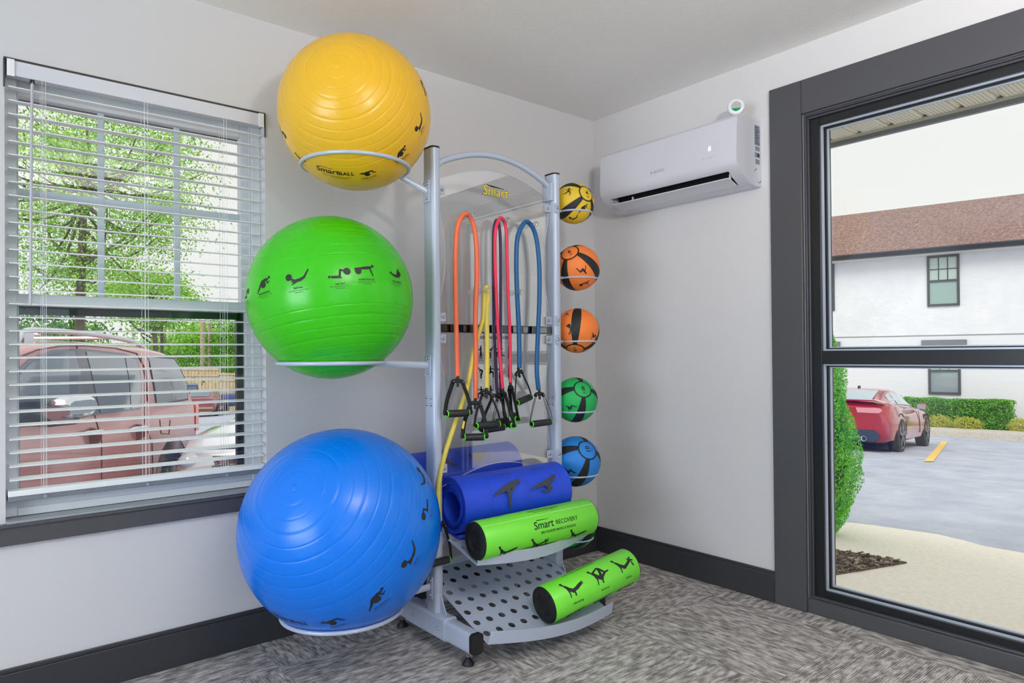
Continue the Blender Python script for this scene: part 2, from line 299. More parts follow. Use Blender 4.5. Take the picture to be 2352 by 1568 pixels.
m = MB(); m.box((-2.433, .098, 1.33), (-2.412, .108, 1.985)).box((-2.184, .098, 1.33), (-2.163, .108, 1.985)).box((gx0, .0995, 1.658), (gx1, .1065, 1.682)); m.build('grille', mat('grille_pale_blue_grey', (205, 218, 224), .4), W1, bevel=.002)
m = MB(); m.box((WX0+.03, .058, .625), (gx0-.006, .085, 1.33)).box((gx1+.01, .058, .625), (WX1-.03, .085, 1.33)).box((gx0-.01, .058, 1.289), (gx1+.012, .085, 1.325)).box((gx0-.01, .058, .625), (gx1+.012, .085, .668)); m.build('lower_sash', WHITE, W1, bevel=.003)
DG = mat('dark_green_screen_frame', (34, 44, 42), .4)
m = MB(); m.box((gx0-.008, .09, .66), (gx0+.004, .115, 1.289)).box((gx1-.014, .09, .66), (gx1+.012, .115, 1.289)).box((gx0, .09, 1.262), (gx1, .115, 1.289)); m.build('screen_frame', DG, W1)
MB().box((gx0-.01, .101, 1.32), (gx1+.01, .104, 2.0)).build('upper_pane', GLASS, W1); MB().box((gx0-.01, .078, .66), (gx1+.012, .081, 1.295)).build('lower_pane', GLASS, W1)

# blind
BL = empty('window_blind', (-2.29, 0, .65), 'white horizontal slat blind hanging inside the left window, slats open', 'window blind')
bx0, bx1 = WX0+.006, WX1-.006
m = MB().box((bx0, -.002, 2.024), (bx1, .045, 2.066)).box((bx0, -.010, 2.018), (bx1, -.003, 2.066)); m.build('headrail', mat('blind_valance_white', (222, 222, 228), .35), BL, bevel=.0015)
for x in (bx0, bx1-.02): MB().box((x, -.014, 2.014), (x+.02, -.0105, 2.068)).build('valance_clip', BLINDW, BL, bevel=.001)
m = MB(); z = 1.985; nz = 29; ft = R_(5)
while z > .70:
    c = Vector((0, .02, z)); hy, hz = math.cos(ft)*.0245, math.sin(ft)*.0245; t = .0014
    m.add([(bx0+.004, .02-hy, z-hz-t), (bx1-.004, .02-hy, z-hz-t), (bx1-.004, .02, z+.002-t), (bx0+.004, .02, z+.002-t), (bx1-.004, .02+hy, z+hz-t), (bx0+.004, .02+hy, z+hz-t),
           (bx0+.004, .02-hy, z-hz+t), (bx1-.004, .02-hy, z-hz+t), (bx1-.004, .02, z+.002+t), (bx0+.004, .02, z+.002+t), (bx1-.004, .02+hy, z+hz+t), (bx0+.004, .02+hy, z+hz+t)],
          [(3,2,1,0),(5,4,2,3),(6,7,8,9),(9,8,10,11),(0,1,7,6),(4,5,11,10),(0,6,9,3),(3,9,11,5),(1,2,8,7),(2,4,10,8)])
    z -= .0433
m.build('slats', BLINDW, BL, angle=25)
m = MB().box((bx0, -.005, .676), (bx1, .045, .694)); m.build('bottom_rail', BLINDW, BL, bevel=.002)
MB().box((bx0, -.001, .660), (bx1, .043, .676)).build('bottom_rail_underside', mat('rail_band_grey', (120, 126, 132), .5), BL, bevel=.002)  # plain grey band along the lower part of the rail
cx_ = [-2.60, -2.30, -2.03]
for x in cx_:
    m = MB()
    for dx in (-.005, .005): m.cyl((x+dx, -.009, 2.02), (x+dx*.9, -.009, .69), .0007, seg=6); m.cyl((x+dx, .046, 2.02), (x+dx, .046, .69), .0007, seg=6)
    m.build('ladder_cord', BLINDW, BL); MB().cyl((x, -.010, .668), (x, -.004, .668), .006, seg=12).build('cord_button', mat('button_grey', (150, 156, 160), .4), BL)
wt = Vector((-2.632, -.022, 2.005))
MB().box(wt-Vector((.006, .004, .006)), wt+Vector((.006, .012, .006))).build('wand_hook', RUB, BL)
MB().tube([wt, (-2.634, -.024, 1.9), (-2.639, -.024, 1.285)], .0042, 8).build('tilt_wand', mat('wand_grey_white', (196, 194, 204), .3), BL)

# door_1 : charcoal casing, black storefront frame, glass with a middle rail
D1 = empty('door_1', (0, -1.8, 0), kind='structure')
cw = .146
m = MB(); m.box((-.02, DY1, 0), (0, DY1+cw, DZ1+cw)).box((-.02, DY0-cw, 0), (0, DY0, DZ1+cw)).box((-.02, DY0+.0005, DZ1), (0, DY1-.0005, DZ1+cw)); m.build('casing', TRIM, D1, bevel=.003)
m = MB(); m.box((0, DY1-.012, 0), (.14, DY1, DZ1)).box((0, DY0, 0), (.14, DY0+.012, DZ1)).box((.001, DY0+.012, DZ1-.012), (.139, DY1-.012, DZ1))
m.box((.008, DY1-.020, 0), (.02, DY1-.012, DZ1-.022)).box((.008, DY0+.012, DZ1-.022), (.02, DY1-.012, DZ1-.012)); m.build('jamb', mat('glossy_jamb_paint', (70, 71, 77), .22), D1, bevel=.002)
m = MB().box((-.012, DY0, 0), (.02, DY1-.001, .062)).box((.0, DY0, .062), (.03, DY1-.001, .07)); m.build('threshold_board', TRIM, D1, bevel=.003)
a0, a1 = DY0+.012, DY1-.012; fw = .048; gz0, gz1 = .125, 2.068; rz0, rz1 = 1.062, 1.118
m = MB(); m.box((.02, a1-fw, .06), (.125, a1, DZ1-.012)).box((.02, a0, .06), (.125, a0+fw, DZ1-.012)).box((.02, a0+fw, gz1+.012), (.125, a1-fw, DZ1-.012)).box((.02, a0+fw, .06), (.125, a1-fw, gz0-.025)).box((.02, a0+fw, rz0), (.11, a1-fw, rz1)); m.build('door_frame', BLACKF, D1, bevel=.002)
b0, b1 = a0+fw, a1-fw
for z0, z1 in ((gz0-.025, rz0), (rz1, gz1+.012)):
    for dx, t, mm in ((.034, .007, ALU), (.052, .012, RUB), (.064, .017, ALU)):
        m = MB(); m.box((dx, b1-t, z0), (dx+.012, b1, z1)).box((dx, b0, z0), (dx+.012, b0+t, z1)).box((dx, b0+t, z0), (dx+.012, b1-t, z0+t)).box((dx, b0+t, z1-t), (dx+.012, b1-t, z1)); m.build('glazing_bead', mm, D1)
    MB().box((.078, b0, z0), (.084, b1, z1)).build('door_pane', GLASS, D1)

# added frames and glowing panes on solid walls around the unseen fill lamps
for nm, along, fx0, z0, z1, c, w_ in (('rear_fill_surround', 'x', Y0, .68, 2.22, -3.2, 1.34), ('side_fill_surround', 'y', X0, .48, 2.02, -2.15, 1.14)):
    W_ = empty(nm, (c, fx0, z0) if along == 'x' else (fx0, c, z0), kind='structure'); t = .07
    def bb(m, a, b, za, zb, d): return m.box((a, fx0, za), (b, fx0+d, zb)) if along == 'x' else m.box((fx0, a, za), (fx0+d, b, zb))
    m = MB(); bb(m, c-w_-t, c-w_, z0-t, z1+t, .03); bb(m, c+w_, c+w_+t, z0-t, z1+t, .03); bb(m, c-w_, c+w_, z0-t, z0, .03); bb(m, c-w_, c+w_, z1, z1+t, .03); bb(m, c-.02, c+.02, z0, z1, .025); m.build('window_frame', TRIM, W_)
    m = MB(); bb(m, c-w_, c-.02, z0, z1, .006); bb(m, c+.02, c+w_, z0, z1, .006); m.build('added_glow_pane', emit('fill_glow_pane', (214, 228, 244), .7), W_)  # pane glow is added to go with the fill lamp

# ------------------------------------------------------------------ exercise balls
def ball_mesh(name, c, R, pole, m, label, parts):
    c = Vector(c); pole = Vector(pole).normalized(); e = empty(name, c-Vector((0, 0, R)), label, 'exercise ball', 'large exercise balls on the rack')
    prof = []; gro = [R_(a) for a in list(range(10, 74, 7))]; th = 0.002
    ang = sorted(set([round(math.pi*k/90, 4) for k in range(91)]+[round(q+d, 4) for g in gro for q in (g, math.pi-g) for d in (-.0055, -.0024, 0, .0024, .0055)]))
    for a in ang:
        a = min(max(a, .0008), math.pi-.0008); dep = 0
        for g in gro:
            for q in (g, math.pi-g): dep = max(dep, .0007*max(0, 1-abs(a-q)/.0048))
        prof.append(((R-dep)*math.sin(a), (R-dep)*math.cos(a)))
    MB().lathe(prof, c, pole, 72).build('ball_skin', m, e, angle=60)
    MB().lathe([(.0, .0012), (.009, .0012), (.011, 0), (.011, -.002)], c+pole*R*.9995, pole, 16).build('valve_plug', m, e)
    def n_at(x, y):
        d = ray(x, y); o = CAM-c; A = d.dot(d); Bq = 2*o.dot(d); D = max(Bq*Bq-4*A*(o.dot(o)-R*R), 0); t = (-Bq-math.sqrt(D))/(2*A); return (CAM+d*t-c).normalized()
    for kind, x, y, s, *rest in parts:
        n = n_at(x, y); fn = sph_fn(c, R, n, pole, .0007); mb = MB()
        if kind == 'logo':
            V, Fc = text2d('Smart', .036, .012, .12); decal(mb, [(a-.026, b+.004) for a, b in V], Fc, fn)
            V, Fc = text2d('BALL', .025, .012); decal(mb, [(a+.043, b) for a, b in V], Fc, fn)
            V, Fc = stroke2d([[(-.05, .0215, .0012), (-.004, .0185, .0008)]]); decal(mb, V, Fc, fn)
            V, Fc = text2d('www.PrismFitnessGroup.com', .0088); decal(mb, [(a+.004, b-.02) for a, b in V], Fc, fn)
            V, Fc = text2d('Maximum weight 300 lbs', .0058); decal(mb, [(a+.012, b-.029) for a, b in V], Fc, fn)
            mb.build('printed_logo', INK, e)
        else:
            flip = rest[1] if len(rest) > 1 else 1
            pose(mb, kind, s, fn, flip)
            V, Fc = text2d(rest[0], .0088, .015); decal(mb, [(a, b-s*.42) for a, b in V], Fc, fn)
            V, Fc = text2d('Hold steady and repeat for 12 reps', .0046); decal(mb, [(a, b-s*.42-.0085) for a, b in V], Fc, fn)
            V, Fc = text2d('3 sets each side', .0046); decal(mb, [(a, b-s*.42-.015) for a, b in V], Fc, fn)
            mb.build('printed_figure', INK, e)
    return e
def rubberball(name, c): return mat(name, c, .27, 0, .0, .45)
YC, YR = Vector((-1.706, -.438, 1.987)), .27
GC, GR = Vector((-1.800, -.430, 1.319)), .285
BC, BR = Vector((-1.780, -.460, .513)), .345
ball_mesh('exercise_ball', YC, YR, (-.617, -.744, .255), rubberball('yellow_ball_vinyl', (236, 184, 40)), 'yellow exercise ball, the topmost big ball on the rack',
    [('logo', 768, 397, 0), ('bridge', 845, 398, .055, 'Bridge on Ball'), ('back', 921, 353, .06, 'Back Extension'), ('press', 964, 285, .065, 'Ball Pass'), ('curl', 973, 203, .06, 'Leg Curl'), ('vup', 690, 362, .06, 'Ab Twist'), ('curl', 649, 304, .06, 'Leg Curl')])
ball_mesh('exercise_ball', GC, GR, (-.05, .17, .98), rubberball('green_ball_vinyl', (56, 192, 10)), 'bright green exercise ball, middle one of the three big balls',
    [('back', 605, 653, .066, 'Back Extension'), ('press', 682, 638, .075, 'Ball Pass'), ('curl', 778, 629, .074, 'Leg Curl'), ('plank', 839, 621, .07, 'Incline Push-Up'), ('vup', 909, 629, .066, 'Hip Extension'), ('curl', 566, 676, .06, 'Leg Curl')])
ball_mesh('exercise_ball', BC, BR, (-.69, -.46, .57), rubberball('blue_ball_vinyl', (0, 116, 228)), 'big blue exercise ball, lowest and largest of the three',
    [('logo', 662, 1424, 0), ('bridge', 765, 1428, .075, 'Bridge on Ball'), ('back', 865, 1376, .085, 'Back Extension'), ('press', 943, 1277, .085, 'Ball Pass'), ('curl', 978, 1168, .08, 'Leg Curl', -1), ('press', 970, 1095, .08, 'Ball Raise', -1)])

# ------------------------------------------------------------------ equipment rack
RK = empty('equipment_rack', (-1.08, -.45, 0), 'tall silver metal equipment rack with clear panels holding the balls, bands and mats', 'equipment rack')
PLX, PRX, PY = -1.402, -.765, -.47
def pillar_ring(x, z, wx=.020, wy=.036, n=5):
    out = []
    for qx, qy, a0 in ((1, 1, 0), (-1, 1, 90), (-1, -1, 180), (1, -1, 270)):
        rr = .0165
        for k in range(n+1):
            a = R_(a0+90*k/n); out.append(Vector((x+qx*(wx-rr)+rr*math.cos(a), PY+qy*(wy-rr)+rr*math.sin(a), z)))
    return out
def bolt(p, n, parent, r=.0062):
    m = MB(); m.lathe([(.0001, .0048), (r*.5, .0043), (r*.85, .0028), (r, .0)], p, n, 12); m.lathe([(r*1.35, .0006), (r*1.35, -.0005)], p, n, 12); m.build('bolt', BOLT, parent)
pil = {}
for nm, px in (('L', PLX), ('R', PRX)):
    m = MB(); m.loft([pillar_ring(px, .13), pillar_ring(px, 1.908)]); m.loft([pillar_ring(px, .974, .0204, .0364), pillar_ring(px, .9765, .0204, .0364)])
    p = m.build('pillar', STEEL, RK, angle=50); pil[nm] = p
    MB().loft([pillar_ring(px, 1.908, .0205, .0365), pillar_ring(px, 1.915, .0205, .0365)]).build('pillar_cap', RUB, p)
    for z in (.925, .952):
        for y in (-.485, -.455):
            bolt((px-.0202, y, z-.03*(nm == 'R')), (-1, 0, 0), p, .005)
m = MB(); P = [(-1.384+.60*t, -.47, 1.852+.086*math.sin(math.pi*t)**.8*1.0) for t in [k/24 for k in range(25)]]
P[0] = (-1.386, -.47, 1.845); m.tube(P, .0125, 12); m.build('arch_bar', STEEL, RK)
p = MB().box((-.7995, -.500, 1.79), (-.783, -.44, 1.87)).build('arch_bracket', STEEL, RK, bevel=.002)
for nm, px in (('L', PLX), ('R', PRX)):
    def rect(y, w, z0, z1, r=.014):
        out = []
        for qx, qz, a0 in ((1, 1, 0), (-1, 1, 90), (-1, -1, 180), (1, -1, 270)):
            for k in range(5):
                a = R_(a0+90*k/4); out.append(Vector((px+qx*(w-r)+r*math.cos(a), y, (z0+z1)/2+qz*((z1-z0)/2-r)+r*math.sin(a))))
        return out
    m = MB(); m.loft([rect(-.17, .026, .052, .132), rect(-.725, .026, .052, .128)]); m.loft([rect(-.30, .0295, .049, .137), rect(-.572, .0295, .049, .137)])
    ft = m.build('foot', STEEL, RK, angle=45)
    for q in (-1, 1): MB().prism([(.036*q, .137), (.036*q, .205), (.075*q, .137)], (px, PY, 0), (0, 1, 0), (0, 0, 1), (.004, 0, 0)).build('gusset', STEEL, ft)
    for y, ya in ((-.742, -.725), (-.17, -.155)): MB().loft([rect(y, .0255, .053, .127), rect(ya, .0255, .053, .127)]).build('end_cap', RUB, ft)
    for y in (-.683, -.225):
        m = MB(); m.lathe([(.0001, .0), (.022, 0), (.022, .006), (.012, .018), (.009, .024)], (px, y, 0), (0, 0, 1), 20); m.build('leveler_pad', RUB, ft)
        MB().cyl((px, y, .022), (px, y, .056), .006, seg=12).build('leveler_stem', BOLT, ft)
    for y, z in ((-.535, .092), (-.36, .092)): bolt((px-.0296, y, z), (-1, 0, 0), ft, .0055)
MB().box((PLX+.02, -.44, .145), (PRX-.02, -.41, .185)).build('cross_bar', STEEL, RK, bevel=.003)
# shelves: perforated sheet with a curved front lip
SX0, SX1 = -1.376, -.788
def shelf(z_at, y_end0, y_end1, bulge, ygrid, rows, lip, lipout):
    m = MB(); cell = (SX1-SX0)/10; cy = cell
    for i in range(10):
        for j in range(rows):
            x0, y0 = SX0+i*cell, ygrid+j*cy; n = 16; xc, yc = x0+cell/2, y0+cy/2; r = .0138
            inner = [(xc+r*math.cos(R_(45)+2*math.pi*k/n), yc+r*math.sin(R_(45)+2*math.pi*k/n)) for k in range(n)]; outer = []
            for k in range(n):
                a = R_(45)+2*math.pi*k/n; ca, sa = math.cos(a), math.sin(a); q = .5/max(abs(ca), abs(sa)); outer.append((xc+ca*q*cell, yc+sa*q*cy))
            V = [(x, y, z_at(y)) for x, y in inner+outer]; m.add(V, [(n+k, n+(k+1) % n, (k+1) % n, k) for k in range(n)])
    N = 40; fr = []
    for k in range(N+1):
        t = k/N; x = SX0+(SX1-SX0)*t; y = y_end0+(y_end1-y_end0)*t-bulge*math.sin(math.pi*t); fr.append((x, y))
    V = [(x, ygrid, z_at(ygrid)) for x, y in fr]+[(x, y, z_at(y)) for x, y in fr]; m.add(V, [(k, N+1+k, N+2+k, k+1) for k in range(N)])
    yb = ygrid+rows*cy; V = [(SX0, yb, z_at(yb)), (SX1, yb, z_at(yb)), (SX1, yb, z_at(yb)+.03), (SX0, yb, z_at(yb)+.03)]; m.add(V, [(0, 1, 2, 3)])
    s_ = m.build('shelf', STEEL, RK, angle=35, weld=.0003); so_ = s_.modifiers.new('solid', 'SOLIDIFY'); so_.thickness = .0025; so_.offset = -1
    m = MB(); lo = [(x, y, z_at(y)) for x, y in fr]; hi = []
    for k, (x, y) in enumerate(fr):
        tt = k/N; e = .006 if k == 0 else (-.006 if k == N else 0); hi.append((x+e, y-lipout, z_at(y)+lip))
    m.add(lo+hi, [(k, k+1, N+2+k, N+1+k) for k in range(N)])
    l_ = m.build('front_lip', STEEL, s_, angle=35, weld=.0003); so_ = l_.modifiers.new('solid', 'SOLIDIFY'); so_.thickness = .0025
    return s_
zl = lambda y: .094+.36*(y+.765)
zu = lambda y: .3585+.295*(y+.70)
shelf(zl, -.768, -.822, .042, -.752, 7, .047, .012)
shelf(zu, -.706, -.690, .052, -.680, 8, .043, .010)
for px, sx in ((SX0-.001, 1), (SX1+.001, -1)):
    for f_, yb in ((zl, -.44), (zu, -.46)): MB().box((px-.004, yb-.03, f_(yb)-.045), (px+.004, yb+.03, f_(yb)+.012)).build('shelf_bracket', STEEL, RK, bevel=.001)
# clear panels
def scallop(x, z0, z1, d, n=14): return [(x+d*math.sin(math.pi*k/n)**1.3, z0+(z1-z0)*k/n) for k in range(n+1)]
ax0, ax1 = -1.374, -.793
up = [(ax0, 1.236)]+scallop(ax0, 1.29, 1.715, .032)+[(ax0, 1.80)]+[(ax0+(ax1-ax0)*t, 1.80+.075*math.sin(math.pi*t)) for t in [k/20 for k in range(1, 20)]]+[(ax1, 1.80)]+[(x, z) for x, z in scallop(ax1, 1.715, 1.29, -.032)]+[(ax1, 1.236)]
pu = MB().prism(up, (0, -.474, 0), (1, 0, 0), (0, 0, 1), (0, .006, 0)).build('upper_clear_panel', ACRYL, RK)
lo_ = [(ax0, .60)]+[(ax0+(ax1-ax0)*t, .60+.067*math.sin(math.pi*t)) for t in [k/20 for k in range(1, 20)]]+[(ax1, .60)]+scallop(ax1, .70, 1.15, -.030)+[(ax1, 1.203), (ax0, 1.203)]+scallop(ax0, 1.15, .70, .030)
pl_ = MB().prism(lo_, (0, -.474, 0), (1, 0, 0), (0, 0, 1), (0, .006, 0)).build('lower_clear_panel', ACRYL, RK)
EDGE = mat('acrylic_edge_pale', (214, 222, 226), .3)
for nm, par, pts in (('panel_edge', pu, up), ('panel_edge', pl_, lo_)):
    m = MB(); m.tube([(x, -.4705, z) for x, z in pts], .0016, 6, closed=True); m.build(nm, EDGE, par)
m = MB().box((-1.381, -.484, 1.2035), (-.787, -.466, 1.2345)); bar_ = m.build('accessory_strip', mat('gloss_black_strip', (16, 17, 19), .12, 0, .6), RK, bevel=.001)
for k in range(7): MB().box((-1.372+k*.083, -.4855, 1.207), (-1.318+k*.083, -.4842, 1.231)).build('strip_pocket', clear('smoked_pocket', (.35, .37, .38), 1.6, boost=3), bar_)
for x, z in ((ax0, 1.757), (ax0, 1.262), (ax0, 1.178), (ax1, 1.757), (ax1, 1.262), (ax1, 1.178), (ax1, .675), (ax0, .675)):
    s = 1 if x < -1 else -1
    b = MB().box((x-.008*s if s > 0 else x-.026, -.481, z-.017), (x+.026 if s > 0 else x+.008, -.478, z+.017)).build('panel_bracket', STEEL, RK, bevel=.001)
    bolt((x+.012*s, -.481, z), (0, -1, 0), b)
    if s < 0:
        b2 = MB().box((PRX-.0225, -.512, z-.02), (PRX-.004, -.5055, z+.02)).build('pillar_bracket', STEEL, RK, bevel=.001); bolt((PRX-.012, -.512, z), (0, -1, 0), b2)
# logo and exercise chart on the panels
YEL = mat('yellow_logo_print', (232, 208, 40), .5)
pf = lambda cx, cz, y: (lambda a, b: Vector((cx+a, y, cz+b)))
lg = at(1138, 441, 'y', -.4745)
m = MB(); V, Fc = text2d('Smart', .056, .035, .1); decal(m, V, Fc, pf(lg.x, lg.z, -.4748)); V, Fc = stroke2d([[(-.02, .021, .0035), (.045, .017, .0012)], [(-.02, .021, .0035), (-.045, .024, .001)]]); decal(m, V, Fc, pf(lg.x, lg.z, -.4748)); m.build('logo_outline', INK, pu)
m = MB(); V, Fc = text2d('Smart', .056, .008, .1); decal(m, V, Fc, pf(lg.x, lg.z, -.4752)); m.build('logo_letters', YEL, pu)
m = MB(); V, Fc = text2d('RESISTANCE EXERCISES', .0165, .02, 0, .95); decal(m, V, Fc, pf(-1.105, 1.184, -.4748))
k = 0
for r in range(3):
    for c in range(4):
        pc = pf(-1.175+.049*c, 1.125-.083*r, -.4748); V, Fc = stroke2d(POSE[('stand', 'bend', 'lunge', 'stand')[(r+c) % 4]]); decal(m, [(a*.056*(1 if c % 2 else -1), b*.056) for a, b in V], Fc, pc)
        V, Fc = text2d(('Bicep Curl', 'Tricep Press', 'Squat', 'Row')[(r+c) % 4], .0055); decal(m, [(a, b-.034) for a, b in V], Fc, pc)
    m.add([(-1.2, -.4748, 1.165-.083*r), (-1.0, -.4748, 1.165-.083*r), (-1.0, -.4748, 1.1655-.083*r), (-1.2, -.4748, 1.1655-.083*r)], [(0, 1, 2, 3)])
m.build('exercise_chart', INK, pl_)
PEGS = [(-1.263, 1.661), (-1.086, 1.663), (-.931, 1.664), (-1.188, 1.370), (-1.016, 1.372)]
for x, z in PEGS:
    m = MB(); m.lathe([(.013, 0), (.013, .004), (.0085, .006), (.0085, .060), (.0115, .062), (.0125, .068), (.011, .074), (.0001, .075)], (x, -.475, z), (0, -1, 0), 20); m.build('hanging_peg', PEG, RK)
# big ball holders
def holder(c, rho, z, tube, zp):
    m = MB(); m.tube([(c.x+rho*math.cos(a), c.y+rho*math.sin(a), z) for a in [2*math.pi*k/56 for k in range(56)]], tube, 10, closed=True)
    r = m.build('ball_ring', STEEL, RK); e0 = Vector((c.x+rho*.98, c.y, z-.004)); e1 = Vector((PLX-.022, PY, zp))
    MB().tube([e0, e0.lerp(e1, .5), e1], .009, 10, flat=((0, 0, 1), .013, .007)).build('ring_arm', STEEL, r)
    b = MB().box((PLX-.0255, PY-.018, zp-.045), (PLX-.0205, PY+.022, zp+.04)).build('arm_bracket', STEEL, r, bevel=.0015)
    for y, q in ((PY-.008, .026), (PY+.012, .026), (PY-.004, -.03)): bolt((PLX-.0255, y, zp+q), (-1, 0, 0), b, .005)
holder(YC, .19, 1.796, .0075, 1.745); holder(GC, .182, 1.090, .0075, 1.076); holder(BC, .205, .226, .0075, .23)
# medicine balls and their rings
def med(c, R, pole, colr, label, num, lon0, figs=(), rot=0):
    c = Vector(c); pole = Vector(pole).normalized(); h = Vector((0, 0, 1)) if abs(pole.z) < .9 else Vector((0, -1, 0))
    u = (h-pole*h.dot(pole)).normalized(); v = pole.cross(u); e = empty('medicine_ball', c-Vector((0, 0, R)), label, 'medicine ball', 'medicine balls in the wire rings')
    def surf(th, ph, r=R): return c+(pole*math.cos(th)+(u*math.cos(ph)+v*math.sin(ph))*math.sin(th))*r
    base = bump(mat(colr[0], colr[1], .55), 300, .25, .001); m = MB()
    m.loft([[surf(max(.001, min(math.pi-.001, math.pi*i/48)), 2*math.pi*k/72) for k in range(72)] for i in range(49)], False); m.build('ball_skin', base, e, angle=80)
    m = MB()
    for q in range(4):
        p0 = R_(lon0+90*q); hw = .215
        V, Fc = [], []
        A = [R_(23)+(math.pi-R_(46))*i/40 for i in range(41)]
        for a in A:
            for b in range(7): V.append(surf(a, p0-hw+2*hw*b/6, R+.0006))
        for i in range(40):
            for b in range(6): Fc.append((i*7+b, i*7+b+1, (i+1)*7+b+1, (i+1)*7+b))
        m.add(V, Fc, 0, True)
    for s in (0, 1):
        V, Fc = [], []
        for a in (R_(21.5), R_(25)):
            for k in range(40): V.append(surf(a if not s else math.pi-a, 2*math.pi*k/40, R+.0007))
        m.add(V, [(k, (k+1) % 40, 40+(k+1) % 40, 40+k) for k in range(40)])
    m.build('black_bands', mat('black_band_rubber', (24, 25, 27), .6), e, angle=80)
    up = u*math.cos(R_(rot))+v*math.sin(R_(rot)); m = MB(); V, Fc = text2d(num, R*.30, .02); decal(m, V, Fc, sph_fn(c, R, pole, up, .001))
    V, Fc = text2d('LBS', R*.09, .01); decal(m, [(a, b-R*.2) for a, b in V], Fc, sph_fn(c, R, pole, up, .001)); m.build('printed_number', INK, e)
    for x, y, key, s, ang in figs:
        d = ray(x, y); o = CAM-c; A = d.dot(d); Bq = 2*o.dot(d); D = max(Bq*Bq-4*A*(o.dot(o)-R*R), 0); n = (CAM+d*((-Bq-math.sqrt(D))/(2*A))-c).normalized()
        upv = Matrix.Rotation(R_(ang), 3, n) @ Vector((0, 0, 1)); m = MB(); pose(m, key, s, sph_fn(c, R, n, upv, .0012)); m.build('printed_figure', INK, e)
    rho = R*.87; z = c.z-math.sqrt(R*R-rho*rho)
    m = MB(); m.tube([(c.x+rho*math.cos(a), c.y+rho*math.sin(a), z) for a in [2*math.pi*k/40 for k in range(40)]], .0045, 8, closed=True); r = m.build('small_ball_ring', STEEL, RK)
    MB().tube([(c.x-rho, c.y, z), (PRX+.02, PY, z-.004)], .006, 8).build('ring_arm', STEEL, r)
def toward(c, x, y, R):
    c = Vector(c); d = ray(x, y); o = CAM-c; A = d.dot(d); Bq = 2*o.dot(d); D = max(Bq*Bq-4*A*(o.dot(o)-R*R), 0); return (CAM+d*((-Bq-math.sqrt(D))/(2*A))-c).normalized()
mc = [(-.6304, PY, 1.8037, .093), (-.6118, PY, 1.5093, .104), (-.6185, PY, 1.2209, .102), (-.634, PY, .9041, .1015), (-.6349, PY, .624, .1133), (-.650, PY, .3308, .099)]
for (x, y, z, R), px, colr, lab, num, lon, figs, rot in zip(mc, ((1348, 443), (1307.5, 578), (1321, 804), (1339.5, 892), (1351, 1031.6), (1352, 1150)),
    (('mustard_rubber', (226, 188, 44)), ('orange_rubber', (246, 130, 52)), ('orange_rubber_worn', (246, 130, 52)), ('green_rubber', (20, 176, 86)), ('blue_rubber', (30, 128, 214)), ('green_rubber_low', (20, 176, 86))),
    ('yellow and black medicine ball, topmost of the column', 'orange and black medicine ball directly under the yellow one', 'lower orange and black medicine ball, just above the green one', 'green and black medicine ball marked 8, below the orange ones', 'blue and black medicine ball marked 10', 'lowest green medicine ball, near the floor behind the shelf'),
    ('4', '6', '6', '8', '10', '8'), (128, 168, -8, 172, 160, 30),
    ([(1305, 440, 'lunge', .045, -10), (1340, 479, 'back', .05, 20), (1318, 500, 'press', .045, 15)], [(1338, 620, 'sit', .055, 200), (1343, 652, 'plank', .05, 25)],
     [(1308, 755, 'vup', .055, 90), (1364, 772, 'sit', .045, 10), (1302, 722, 'sit', .03, 0)], [(1311, 936, 'sit', .05, 40)], [(1306, 1083, 'sit', .06, 20)], [(1362, 1228, 'lunge', .05, -60), (1345, 1243, 'plank', .05, 0)]),
    (0, 40, 180, 0, 90, 0)):
    med((x, y, z), R, toward((x, y, z), px[0], px[1], R), colr, lab, num, lon, figs, rot)

# ------------------------------------------------------------------ resistance bands with handles
def handle(par, T, G, g, hl=.057, r=.0142, cord=False, ring='l', tagl=False, wide=.011):
    T, G, g = Vector(T), Vector(G), Vector(g).normalized(); dn = (G-T).normalized(); side = (g-dn*g.dot(dn)).normalized(); fw = side.cross(dn)
    m = MB(); m.tube([T-dn*.016, T+dn*.004], .0058, 12); m.tube([T-side*.024+dn*.011, T-side*.018+dn*.004, T, T+side*.018+dn*.004, T+side*.024+dn*.011], .0082, 10); m.tube([T+dn*.002, T+dn*.026], [.0058, .0048], 12)
    h = m.build('handle', RUB, par)
    for s in (-1, 1): MB().ball(T+side*.02*s+dn*.006+Vector((0, -.007, 0)), .0026, 8, 5).build('rivet', BOLT, h)
    MB().tube([G-g*hl, G-g*(hl-.002), G+g*(hl-.002), G+g*hl], [r*.93, r, r, r*.93], 20).build('foam_grip', FOAM, h)
    for s in (-1, 1):
        m = MB(); m.tube([G+g*s*(hl+.0015)+(side*0+fw*math.cos(a)+g.cross(fw)*math.sin(a))*r*.8 for a in [2*math.pi*k/24 for k in range(24)]], .0026, 8, closed=True); m.build('green_end_ring', GREENR, h)
        e = G+g*s*(hl+.004); a0 = T+side*s*.020+dn*.008; ov = e+g*s*.006; ins = G+g*s*(hl-.012)
        mid = a0.lerp(e, .55)+g*s*.010
        if cord:
            for q in (-.004, .004):
                MB().tube(smooth_path([a0+fw*q, mid+fw*q*1.6-g*s*.006*(q > 0), ov+fw*q*.5, ins], 8), .0013, 6).build('cord', WEB, h)
        else:
            MB().tube(smooth_path([a0, mid, ov-dn*.012, ov, ins], 8), .01, 8, flat=(side+fw*.35, wide, .0019)).build('strap', WEB, h)
            if tagl and s < 0:
                q = a0.lerp(ov, .62)+g*s*.0085+fw*.0; n_ = (CAM-q).normalized()
                MB().obox(q+n_*.011, fw.cross(n_).normalized(), (ov-a0).normalized(), n_, .009, .03, .001).build('yellow_strap_label', YEL, h)
    return h
def P_(x, y, Y): return at(x, y, 'y', Y)
